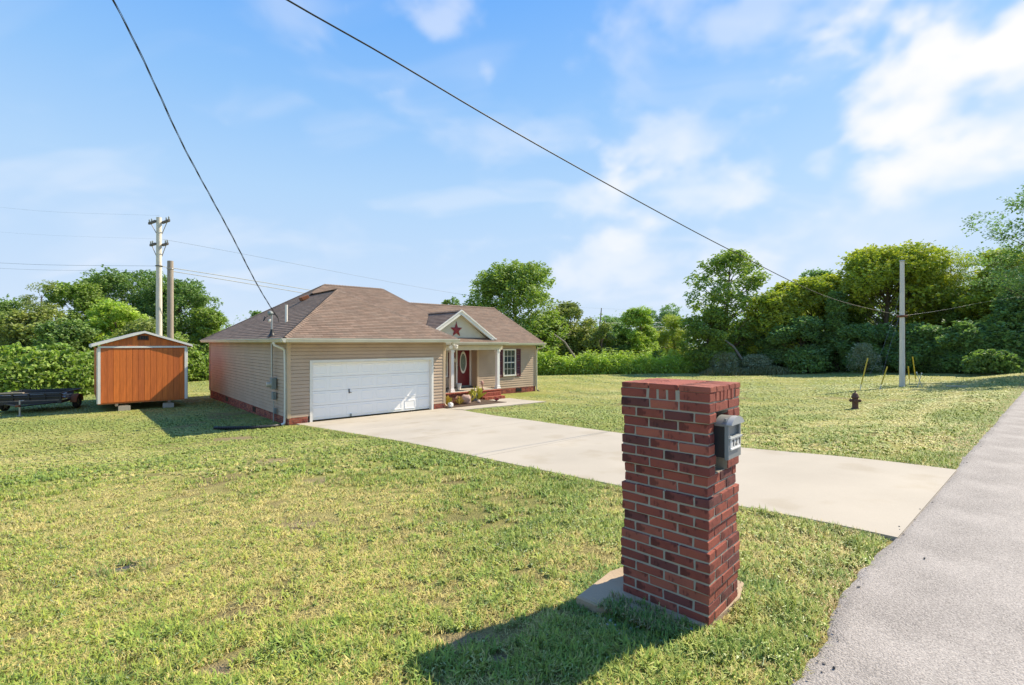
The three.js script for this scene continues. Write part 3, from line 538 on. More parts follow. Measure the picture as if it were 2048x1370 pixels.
{ // porch
  const PF = -0.60, f = [], dk = 17.95;
  part('porch_floor', [bx(4.66, 0.07, 1.98, ...hp(8.1, 18.93, PF - 0.035).toArray())], M.concrete, house);
  const cap = [], fb = [];
  for (let i = 0; i < 46; i++) { seed(900 + i); const c = [[0.40, 0.10, 0.055], [0.34, 0.085, 0.05], [0.44, 0.13, 0.07]][i % 3]; cap.push(tint(flat(bx(0.092, 0.06, 0.2, ...hp(5.84 + i * 0.102, dk + 0.02, PF - 0.026).toArray(), 0.006)), c)); }
  const pb = part('porch_edge_brick', cap, M.brickMix, house); pb.userData.kind = 'stuff';
  for (const q of bricksOn(0, 4.67, -1.12, PF - 0.06, 41)) fb.push(onFace(q, 5.77, dk, 'front')); for (const q of bricksOn(0, 1.35, -1.12, PF - 0.06, 42)) fb.push(onFace(q, 10.43, dk, 'right'));
  part('porch_brick', fb, M.brickMix, house).userData.kind = 'stuff';
  part('porch_base', [onFace(mortarBack(0, 4.66, -1.2, PF - 0.06), 5.77, dk, 'front'), onFace(mortarBack(0, 1.35, -1.2, PF - 0.06), 10.43, dk, 'right')], M.mortar, house);
  for (const [i, y, out] of [[0, -0.775, 0.30], [1, -0.94, 0.60]]) { const st = []; for (let k = 0; k < 12; k++) { const c = [[0.40, 0.105, 0.06], [0.34, 0.085, 0.05], [0.44, 0.13, 0.07]][(k + i) % 3]; st.push(tint(flat(bx(0.092, 0.155, 0.3, ...hp(9.03 + k * 0.106, dk - out + 0.15, y - 0.0).toArray(), 0.006)), c)); } part('step', st, M.brickMix, house); part('step_core', [tint(flat(bx(1.27, y + 0.06 + 1.16, 0.285, ...hp(9.61, dk - out + 0.153, (y + 0.06 - 1.16) / 2).toArray())), [0.36, 0.10, 0.06])], M.brickMix, house); }
  part('porch_beam', [bx(5.0, 0.24, 0.16, ...hp(8.27, 18.25, 1.51).toArray())], M.cream, house);
  for (const s of [7.67, 10.5]) { const p = hp(s, 18.25, 0); part('porch_post', [bx(0.17, 2.0, 0.17, p.x, 0.40 - HY, p.z, 0.01), bx(0.25, 0.07, 0.25, p.x, PF + 0.035 - HY, p.z, 0.01), bx(0.21, 0.09, 0.21, p.x, PF + 0.115 - HY, p.z, 0.01), bx(0.22, 0.09, 0.22, p.x, 1.335 - HY, p.z, 0.01)], M.vinylPost, house); }
  // front door in its casing
  const dfr = [bx(0.09, 2.06, 0.06, 9.08, 0.53, 0.03), bx(0.09, 2.06, 0.06, 9.99 - 0.02, 0.53, 0.03), bx(0.98, 0.09, 0.06, 9.525, 1.605, 0.03)];
  part('door_casing', dfr.map(g => onFace(g, 0, 19.9, 'front')), M.white, house);
  const d = part('front_door', [onFace(bx(0.80, 2.02, 0.045, 9.525, 0.52, -0.02, 0.004), 0, 19.9, 'front')], M.redDoor, house);
  const oval = new THREE.TorusGeometry(1, 0.13, 8, 40).scale(0.19, 0.52, 0.17); part('oval_frame', [onFace(oval.translate(9.525, 0.72, 0.01), 0, 19.9, 'front')], M.white, d);
  part('oval_glass', [onFace(new THREE.CircleGeometry(1, 36).scale(0.185, 0.51, 1).translate(9.525, 0.72, 0.009), 0, 19.9, 'front')], M.doorGlass, d);
  for (const g of [onFace(new THREE.TorusGeometry(1, 0.06, 6, 30).scale(0.11, 0.36, 0.04).translate(9.525, 0.72, 0.012), 0, 19.9, 'front'), onFace(new THREE.TorusGeometry(1, 0.12, 6, 24).scale(0.05, 0.1, 0.04).translate(9.525, 0.76, 0.013), 0, 19.9, 'front')]) part('glass_pattern', [g], M.greyBox, d);
  part('handle', [onFace(bx(0.04, 0.24, 0.05, 9.18, 0.43, 0.02, 0.01), 0, 19.9, 'front'), onFace(bx(0.06, 0.06, 0.03, 9.18, 0.66, 0.02, 0.01), 0, 19.9, 'front')], M.dark, d);
  part('threshold', [onFace(bx(0.98, 0.05, 0.12, 9.525, -0.535, 0.03), 0, 19.9, 'front')], M.greyBox, house);
  const win = (s, t, x0, x1, y0, y1) => { // double-hung window, six panes over six
    const w = part('window', [bx(x1 - x0, 0.07, 0.07, (x0 + x1) / 2, y1 - 0.035, 0.035), bx(x1 - x0 + 0.02, 0.07, 0.085, (x0 + x1) / 2, y0 + 0.035, 0.04), bx(0.07, y1 - y0 - 0.142, 0.07, x0 + 0.035, (y0 + y1) / 2, 0.035), bx(0.07, y1 - y0 - 0.142, 0.07, x1 - 0.035, (y0 + y1) / 2, 0.035)].map(g => onFace(g, s, t, 'front')), M.white, house);
    const a = x0 + 0.07, b = x1 - 0.07, c = y0 + 0.07, e = y1 - 0.07, m = (c + e) / 2, pw = (b - a) / 3, sash = [bx(b - a, 0.055, 0.045, (a + b) / 2, m, 0.02)];
    for (const [l, h, z] of [[c, m - 0.0275, 0.014], [m + 0.0275, e, 0.02]]) { for (const k of [1, 2]) sash.push(bx(0.018, h - l, 0.02, a + pw * k, (l + h) / 2, z)); sash.push(bx(b - a, 0.018, 0.019, (a + b) / 2, (l + h) / 2, z)); for (let k = 0; k < 3; k++) for (const j of [0, 1]) part('pane', [onFace(bx(pw - 0.018, (h - l) / 2 - 0.01, 0.005, a + pw * (k + 0.5), l + (h - l) * (0.25 + 0.5 * j), z - 0.004), s, t, 'front')], M.pane, w); }
    part('sash', sash.map(g => onFace(g, s, t, 'front')), M.white, w);
  };
  win(10.04, 19.3, 1.70, 2.62, -0.08, 1.40); win(5.76, 19.9, 1.9, 2.76, 0.0, 1.45);
  const shutter = (s, t, x0, y0, y1) => { const g = [bx(0.05, y1 - y0, 0.035, x0 + 0.025, 0, 0.03), bx(0.05, y1 - y0, 0.035, x0 + 0.315, 0, 0.03)].map(q => q.translate(0, (y0 + y1) / 2, 0)); for (const y of [y0 + 0.03, (y0 + y1) / 2, y1 - 0.03]) g.push(bx(0.24, 0.06, 0.034, x0 + 0.17, y, 0.03)); for (let y = y0 + 0.075; y < y1 - 0.06; y += 0.045) if (Math.abs(y - (y0 + y1) / 2) > 0.05) g.push(bx(0.24, 0.03, 0.012, 0, 0, 0).rotateX(-0.5).translate(x0 + 0.17, y, 0.03)); g.push(bx(0.24, y1 - y0 - 0.08, 0.006, x0 + 0.17, (y0 + y1) / 2, 0.018)); part('shutter', g.map(q => onFace(q, s, t, 'front')), M.burgundy, house); };
  shutter(10.04, 19.3, 1.33, -0.13, 1.40); shutter(10.04, 19.3, 2.65, -0.13, 1.40); shutter(5.76, 19.9, 2.79, -0.05, 1.45); shutter(5.76, 19.9, 1.53, -0.05, 1.45);
}
// hung on or fixed to the house
{
  const st = new THREE.Shape(); for (let i = 0; i < 10; i++) { const a = Math.PI / 2 + i * Math.PI / 5, r = i % 2 ? 0.15 : 0.36; st[i ? 'lineTo' : 'moveTo'](r * Math.cos(a), r * Math.sin(a)); }
  const q = []; for (let i = 0; i < 10; i++) { const a = Math.PI / 2 + i * Math.PI / 5, b = Math.PI / 2 + (i + 1) * Math.PI / 5, r = i % 2 ? 0.15 : 0.36, r2 = i % 2 ? 0.36 : 0.15; q.push([V(0, 0, 0.09), V(r * Math.cos(a), r * Math.sin(a), 0.01), V(r2 * Math.cos(b), r2 * Math.sin(b), 0.01)], [V(r * Math.cos(a), r * Math.sin(a), 0.01), V(r * Math.cos(a), r * Math.sin(a), 0), V(r2 * Math.cos(b), r2 * Math.sin(b), 0), V(r2 * Math.cos(b), r2 * Math.sin(b), 0.01)]); }
  const o = thing('star_ornament', 'dark red five-pointed metal star on the cream porch gable', 'star', 7.98, 18.3, 2.36); part('star', [quadsGeom(q)], M.star, o); part('hook', [bx(0.02, 0.05, 0.03, 0, 0.37, 0)], M.dark, o);
}
{
  const o = thing('floodlight', 'white twin floodlight under the eave at the garage corner', 'floodlight', 6.0, 15.72, 1.62);
  part('mounting_box', [bx(0.12, 0.12, 0.1, 0, 0.08, 0, 0.02)], M.white, o);
  for (const k of [-1, 1]) part('lamp_head', [lathe([[0.02, -0.1], [0.055, -0.08], [0.075, 0.0], [0.085, 0.06], [0.07, 0.065], [0.0, 0.05]], 14).rotateX(Math.PI / 2 + 0.3).rotateY(k * 0.6).translate(k * 0.13, -0.03, 0.05)], M.white, o);
}
{ // electric service: mast through the eave, meter and boxes
  const o = thing('service_mast', 'grey conduit mast with meter and boxes on the left garage wall', 'electric service', -0.52, 17.3, -1.0);
  const Y = y => y + 1.0;
  part('conduit', [cyl(V(0, Y(0.55), 0), V(0, Y(2.72), 0), 0.035, 0.035, 12), cyl(V(0.04, Y(-1.02), 0.06), V(0.04, Y(-0.28), 0.06), 0.02, 0.02, 8)], M.steel, o);
  part('weatherhead', [lathe([[0, 0.13], [0.05, 0.12], [0.085, 0.06], [0.09, 0.0], [0.04, -0.03], [0, -0.03]], 14).rotateZ(0.5).translate(-0.03, Y(2.74), 0)], M.greyBox, o);
  part('roof_flashing', [lathe([[0.04, 0.22], [0.06, 0.12], [0.1, 0.02], [0.17, -0.02]], 14).translate(0, Y(2.0), 0)], M.dark, o);
  part('wire_loop', [tube([V(-0.06, Y(2.74), 0.03), V(-0.22, Y(2.62), 0.1), V(-0.28, Y(2.5), 0.02), V(-0.2, Y(2.66), -0.1)], 0.012), tube([V(-0.02, Y(2.76), 0.05), V(0.12, Y(2.7), 0.16), V(0.18, Y(2.45), 0.2)], 0.012)], M.cable, o);
  part('insulator', [lathe([[0.0, 0.05], [0.045, 0.04], [0.03, 0.0], [0.045, -0.04], [0, -0.05]], 10).translate(-0.09, Y(2.52), 0.03)], M.white, o);
  part('meter_box', [bx(0.16, 0.40, 0.26, 0.04, Y(0.33), 0, 0.02)], M.greyBox, o);
  part('meter_dome', [lathe([[0.0, 0.15], [0.06, 0.145], [0.085, 0.12], [0.09, 0.0]], 16).rotateZ(Math.PI / 2).translate(-0.04, Y(0.30), 0)], std(0.45, 0.42, 0.36, 0.15), o);
  part('disconnect_box', [bx(0.12, 0.26, 0.2, 0.06, Y(-0.1), 0.02, 0.015)], M.greyBox, o);
  part('junction_box', [bx(0.09, 0.2, 0.13, 0.07, Y(-0.62), 0.1, 0.015)], M.greyBox, o);
}
{
  const o = thing('drain_hose', 'black corrugated drain hose in the grass at the left garage corner', 'drain hose', -0.6, 16.05, -1.0);
  part('hose', [tube([V(0.02, 0.03, -0.1), V(-0.15, 0.05, 0.05), V(-0.6, 0.05, 0.02), V(-1.2, 0.05, -0.35), V(-1.75, 0.05, -0.8)], 0.05, 60, 8)], M.black, o);
  const ri = []; for (let i = 0; i < 22; i++) { const k = i / 22; ri.push(new THREE.TorusGeometry(0.053, 0.008, 5, 12).rotateY(0.9).translate(-0.5 - 1.2 * k, 0.05, 0.03 - 0.8 * k * k)); } part('hose_rib', ri, M.black, o);
  const p = thing('drain_hose', 'dark drain hose from the downspout at the far right house corner', 'drain hose', 14.3, 19.2, -1.15);
  part('hose', [tube([V(0, 0.17, 0), V(0.05, 0.1, 0.05), V(0.35, 0.05, 0.25), V(0.9, 0.05, 0.3), V(1.25, 0.05, 0.25)], 0.045, 40, 8)], M.black, p);
}
{ // things on and before the porch
  const ch = thing('rocking_chair', 'dark wooden rocking chair on the porch behind the left post', 'rocking chair', 7.35, 19.0, -0.6, TH + 0.15), k = std(0.03, 0.028, 0.027, 0.6);
  part('seat', [bx(0.52, 0.035, 0.48, 0, 0.42, 0, 0.01)], k, ch);
  for (const s of [-1, 1]) { part('rocker', [tube([V(s * 0.25, 0.1, -0.42), V(s * 0.25, 0.03, -0.15), V(s * 0.25, 0.025, 0.15), V(s * 0.25, 0.09, 0.42)], 0.022)], k, ch); part('leg', [cyl(V(s * 0.25, 0.03, 0.22), V(s * 0.25, 0.62, 0.22), 0.022)], k, ch); part('leg', [cyl(V(s * 0.25, 0.04, -0.22), V(s * 0.26, 1.12, -0.36), 0.022)], k, ch); part('armrest', [bx(0.08, 0.03, 0.56, s * 0.27, 0.63, 0, 0.01)], k, ch); }
  for (let i = 0; i < 6; i++) part('back_slat', [cyl(V(-0.2 + i * 0.08, 0.44, -0.24), V(-0.2 + i * 0.08, 1.08, -0.36), 0.014)], k, ch);
  part('top_rail', [bx(0.56, 0.1, 0.03, 0, 1.1, -0.36, 0.012)], k, ch);
  const pl = thing('planter', 'white tapered planter beside the red front door', 'planter', 8.75, 19.2, -0.6);
  part('pot', [lathe([[0.1, 0], [0.15, 0.28], [0.165, 0.3], [0.14, 0.3], [0.13, 0.25]], 18)], M.white, pl); part('soil', [new THREE.CircleGeometry(0.13, 18).rotateX(-Math.PI / 2).translate(0, 0.26, 0)], M.mulch, pl);
  const wb = thing('wall_mailbox', 'small brown and cream box hung on the wall left of the front door', 'wall box', 8.85, 19.86, 0.72);
  part('box', [bx(0.3, 0.16, 0.12, 0, 0.1, 0.06, 0.01)], M.cream, wb); part('lid', [bx(0.32, 0.03, 0.14, 0, 0.195, 0.065, 0.008)], M.white, wb); part('plaque', [bx(0.28, 0.3, 0.04, 0, 0.42, 0.02, 0.01)], std(0.25, 0.09, 0.05, 0.7), wb);
}

// ---------------------------------------------------------------- brick mailbox pillar by the road
const pillar = thingAt('brick_pillar', 'weathered red brick mailbox pillar standing on a concrete pad by the road', 'brick pillar', V(CX, -0.02, -CD), PT);
{
  const LX = 0.50, LZ = 0.61, CH = 0.0667, BH = 0.0555, rows = 22;
  const outs = [0, 0, 0.002, 0.018, 0.016, 0.017, 0.014, -0.006, -0.008, 0.008, 0.006, 0.010, -0.014, -0.012, 0.010, 0.012, 0.008, -0.004, -0.006, 0.014, 0.016, 0.016];
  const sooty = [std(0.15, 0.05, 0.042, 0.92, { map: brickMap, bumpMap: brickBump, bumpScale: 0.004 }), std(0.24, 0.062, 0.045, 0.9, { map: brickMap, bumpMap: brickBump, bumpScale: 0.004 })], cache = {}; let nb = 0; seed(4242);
  function brick(x0, x1, y0, y1, z0, z1, tone) {
    const w = +(x1 - x0).toFixed(3), h = +(y1 - y0).toFixed(3), d = +(z1 - z0).toFixed(3); if (w < 0.02 || d < 0.02) return; const va = nb++ % 3, key = [w, h, d, va].join();
    if (!cache[key]) {
      const g = new RoundedBoxGeometry(w, h, d, 1, 0.0045), p = g.attributes.position;
      for (let i = 0; i < p.count; i++) { const a = p.getX(i), b = p.getY(i), c = p.getZ(i), j = k => 0.006 * (vn(a * 30 + va * 9 + k * 31, (b + c) * 30 + c * 17 + k * 13, 600 + va) - 0.5); p.setXYZ(i, a + j(1), b + j(2), c + j(3)); }
      g.computeVertexNormals(); cache[key] = boxUV(g); const uv = g.attributes.uv; for (let i = 0; i < uv.count; i++) uv.setXY(i, uv.getX(i) + va * 0.23, uv.getY(i) + va * 0.31);
    }
    const pick = rnd(), m = new THREE.Mesh(cache[key], brickTones[tone ?? (pick < 0.30 ? 0 : pick < 0.56 ? 1 : pick < 0.68 ? 2 : pick < 0.80 ? 3 : pick < 0.94 ? 4 : 5)]);
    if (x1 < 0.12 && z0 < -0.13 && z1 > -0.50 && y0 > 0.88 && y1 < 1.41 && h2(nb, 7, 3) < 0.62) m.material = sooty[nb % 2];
    m.name = 'brick'; m.castShadow = m.receiveShadow = true; m.position.set((x0 + x1) / 2, (y0 + y1) / 2, (z0 + z1) / 2); m.rotation.set(rr(-0.006, 0.006), rr(-0.012, 0.012), rr(-0.008, 0.008)); pillar.add(m);
  }
  const mort = [], J = 0.0115, F = 0.196, HB = 0.092;
  for (let k = 0; k < rows; k++) {
    const o = outs[k] * 0.65, y0 = k * CH + 0.006, y1 = y0 + BH, X0 = -o, X1 = LX + o, Z1 = o, Z0 = -LZ - o, open = k >= 14 && k <= 19, top = k === rows - 1;
    const inset = k < 12 ? 0.004 : 0.006, yb = (k + 1) * CH;
    const on = Math.min(o, (outs[k + 1] ?? outs[k]) * 0.65), mb = (e, f) => { const q = (a, b, c, d) => mort.push(bx(b - a, f - e, d - c, (a + b) / 2, (e + f) / 2, (c + d) / 2)), w = (e === y1 - 0.005 ? on : o) - inset; if (!open) q(-w, LX + w, -LZ - w, w); else { q(-w, 0.10, -LZ - w, w); q(0.30, LX + w, -LZ - w, w); q(0.10, 0.30, -LZ - w, -0.30); } };
    mb(k ? y0 - 0.005 : 0, y1 - 0.005); mb(y1 - 0.005, yb + 0.001);
    const runX = (a, b, z0, z1, cuts) => { // bricks along x between a and b
      let x = a; for (const w of cuts) { const e = Math.min(x + w, b); if (open && z1 > -0.2) { if (x < 0.10) brick(x, Math.min(e, 0.10), y0, y1, z0, z1); if (e > 0.30) brick(Math.max(x, 0.30), e, y0, y1, z0, z1); } else brick(x, e, y0, y1, z0, z1); x = e + J; if (x > b - 0.02) break; }
    };
    const runZ = (a, b, x0, x1, cuts) => { let z = b; for (const w of cuts) { const e = Math.max(z - w, a); brick(x0, x1, y0, y1, e, z); z = e - J; if (z < a + 0.02) break; } };
    const full = [F, F, F, F];
    if (top) { // rowlock uprights between stretchers
      brick(X0, X0 + HB, y0, y1, Z1 - F, Z1, 0); brick(X0, X0 + HB, y0, y1, Z0, Z0 + F, 1);
      for (let i = 0; i < 3; i++) { const z = Z1 - F - 0.03 - i * 0.068; brick(X0 + 0.002, X0 + HB, y0 - 0.004, y1 + 0.022, z - 0.052, z, i === 1 ? 2 : 4); }
      for (let i = 0; i < 5; i++) { const x = X0 + HB + 0.012 + i * 0.063; brick(x, x + 0.053, y0 - 0.004, y1 + 0.02, Z1 - HB, Z1 + 0.002, [2, 0, 4, 2, 0][i]); }
      brick(X1 - 0.085, X1, y0, y1, Z1 - HB, Z1, 2); runZ(Z0 + HB + J, Z1 - HB - J, X1 - HB, X1, full); runX(X0 + HB + J, X1, Z0, Z0 + HB, full);
    } else if (k % 2 === 0) { // stretchers of the left face show their heads on the road face
      runZ(Z0, Z1, X0, X0 + HB, [F, F, LZ]); runX(X0 + HB + J, X1, Z1 - HB, Z1, [F, LX]);
      runZ(Z0 + HB + J, Z1 - HB - J, X1 - HB, X1, [F, F, F]); runX(X0 + HB + J, X1, Z0, Z0 + HB, [F, LX]);
    } else {
      runX(X0, X1, Z1 - HB, Z1, [F, F, LX]); runZ(Z0, Z1 - HB - J, X0, X0 + HB, [F, F, LZ]);
      runZ(Z0, Z1 - HB - J, X1 - HB, X1, [F, F, LZ]); runX(X0 + HB + J, X1 - HB - J, Z0, Z0 + HB, [F, F]);
    }
  }
  // flat bricks over the top
  const yt = rows * CH - 0.002;
  for (let i = 0; i < 5; i++) for (let j = 0; j < 3; j++) { const x0 = -0.012 + i * 0.106, z1 = 0.014 - j * 0.213 - (i % 2 ? 0.0 : 0); brick(x0 + (j === 2 ? 0.002 : 0), x0 + 0.1, yt + rr(-0.002, 0.002), yt + 0.034 + rr(0, 0.005), z1 - 0.2045, z1, [2, 0, 2, 4][Math.floor(rnd() * 4)]); }
  mort.push(bx(LX - 0.01, 0.026, LZ - 0.01, LX / 2, yt + 0.012, -LZ / 2));
  part('mortar', mort, M.mortar, pillar);
  // concrete pad
  const sh = new THREE.Shape([[0.0, 0.02], [0.50, 0.0], [0.73, 0.05], [0.74, 0.70], [0.2, 0.84], [-0.27, 0.80], [-0.27, 0.66], [-0.02, 0.14]].map(p => new THREE.Vector2(p[0], p[1])));
  part('concrete_pad', [new THREE.ExtrudeGeometry(sh, { depth: 0.12, bevelEnabled: true, bevelSize: 0.012, bevelThickness: 0.012, bevelSegments: 1 }).rotateX(-Math.PI / 2).translate(0, -0.118, 0)], std(0.98, 0.84, 0.70, 0.95, { map: concreteMap, bumpMap: bumpFine, bumpScale: 0.004 }), pillar);
}
{ // crumbled stone and broken mortar at the foot of the pillar, in its shade
  seed(91); const g = [], geo = new THREE.IcosahedronGeometry(1, 0);
  for (let i = 0; i < 90; i++) { const a = rr(-0.5, 0.25), b = rr(-0.05, 0.75), cl = i < 50; const p = cl ? [-0.22 + rr(-0.2, 0.18), rr(0.1, 0.62)] : [a, b]; const r = rr(0.006, 0.02), x = CX + Math.cos(PT) * p[0] - Math.sin(PT) * p[1], d = CD + Math.sin(PT) * p[0] + Math.cos(PT) * p[1]; g.push(geo.clone().scale(r * rr(0.7, 1.6), r * 0.6, r).rotateY(rr(0, 6)).translate(x, GW(x, d) + 0.014, -d)); }
  tag(part('gravel', g, std(0.42, 0.42, 0.40, 0.95)), 'grey crumbled stone chips at the shaded foot of the brick pillar', 'gravel', null, 'stuff');
}
{
  const m = thingAt('mailbox', 'grey and black plastic mailbox set into the brick pillar, numbered 121', 'mailbox', V(CX, -0.02, -CD), PT);
  const arch = (w, h, x, y) => { const s = new THREE.Shape(), r = 0.045; s.moveTo(x, y); s.lineTo(x + w, y); s.lineTo(x + w, y + h - r); s.quadraticCurveTo(x + w * 0.8, y + h, x + w / 2, y + h); s.quadraticCurveTo(x + w * 0.2, y + h, x, y + h - r); s.closePath(); return s; };
  const plast = std(0.22, 0.245, 0.255, 0.42, { map: wearMap }), blk = std(0.012, 0.015, 0.02, 0.5), pale = std(0.34, 0.365, 0.37, 0.42);
  const y0 = 1.045, h = 0.262, x0 = 0.092, w = 0.212;
  part('body', [new THREE.ExtrudeGeometry(arch(w - 0.012, h - 0.012, x0 + 0.006, y0 + 0.006), { depth: 0.34, bevelEnabled: false, curveSegments: 10 }).translate(0, 0, -0.28)], blk, m);
  part('lid', [new THREE.ExtrudeGeometry(arch(w, 0.055, x0, y0 + h - 0.055), { depth: 0.085, bevelEnabled: true, bevelSize: 0.002, bevelThickness: 0.002, bevelSegments: 1, curveSegments: 10 }).translate(0, 0, 0.0)], std(0.22, 0.23, 0.215, 0.5, { map: wearMap }), m);
  const fr = arch(w, h, x0, y0), hole = arch(w - 0.036, h * 0.42, x0 + 0.018, y0 + h * 0.52); fr.holes.push(new THREE.Path(hole.getPoints(8).reverse()));
  const door = part('door', [new THREE.ExtrudeGeometry(fr, { depth: 0.02, bevelEnabled: true, bevelSize: 0.003, bevelThickness: 0.003, bevelSegments: 1, curveSegments: 10 }).translate(0, 0, 0.065), bx(w - 0.02, h * 0.5, 0.012, x0 + w / 2, y0 + h * 0.72, 0.062)], plast, m);
  part('hood', [new THREE.ExtrudeGeometry(arch(w + 0.012, 0.05, x0 - 0.006, y0 + h - 0.047), { depth: 0.034, bevelEnabled: false, curveSegments: 10 }).translate(0, 0, 0.075)], pale, m);
  part('ledge', [bx(w - 0.008, 0.014, 0.014, x0 + w / 2, y0 + h * 0.49, 0.093, 0.003)], pale, door);
  part('number_frame', [bx(w - 0.05, 0.012, 0.012, x0 + w / 2 - 0.006, y0 + 0.062, 0.093, 0.003), bx(0.012, 0.08, 0.004, x0 + 0.03, y0 + 0.106, 0.090)], std(0.72, 0.73, 0.71, 0.45), door);
  const { FontLoader } = await import('three/addons/loaders/FontLoader.js'), { TextGeometry } = await import('three/addons/geometries/TextGeometry.js');
  const font = await new FontLoader().loadAsync('fonts/droid/droid_sans_bold.typeface.json');
  ['1', '2', '1'].forEach((c, i) => { const xx = x0 + 0.036 + i * 0.053; part('number_tile', [bx(0.05, 0.066, 0.005, xx + 0.025, y0 + 0.102, 0.0905, 0.001)], std(0.66, 0.66, 0.63, 0.5), door); const t = new TextGeometry(c, { font, size: 0.046, depth: 0.002, curveSegments: 5 }); t.computeBoundingBox(); const b = t.boundingBox; part('digit', [t.translate(xx + 0.025 - (b.min.x + b.max.x) / 2, y0 + 0.079, 0.0933)], M.black, door); });
  part('flag', [bx(0.012, 0.10, 0.05, x0 + w + 0.012, y0 + 0.115, 0.045, 0.004), bx(0.01, 0.03, 0.02, x0 + w + 0.011, y0 + 0.05, 0.045, 0.003)], std(0.28, 0.03, 0.03, 0.5), m);
}

{ // broken crumbs of asphalt and soil along the road edge
  seed(133); const g = [], geo = new THREE.IcosahedronGeometry(1, 0);
  for (let i = 0; i < 260; i++) { const s = -3.6 + 16 * Math.pow(rnd(), 1.6), t = rr(-0.10, 0.07); if (s > -0.1 && s < 3.8 && rnd() < 0.6) continue; const r = rr(0.003, 0.0085), p = W(s, t + roadBend(s), t < 0 ? 0.002 : G(s, t) + 0.012); g.push(geo.clone().scale(r * rr(0.8, 1.7), r * 0.6, r).rotateY(rr(0, 6)).translate(p.x, p.y, p.z)); }
  tag(part('road_crumbs', g, std(0.19, 0.17, 0.15, 0.95)), 'dark crumbs of asphalt and soil along the broken road edge', 'gravel', null, 'stuff');
}

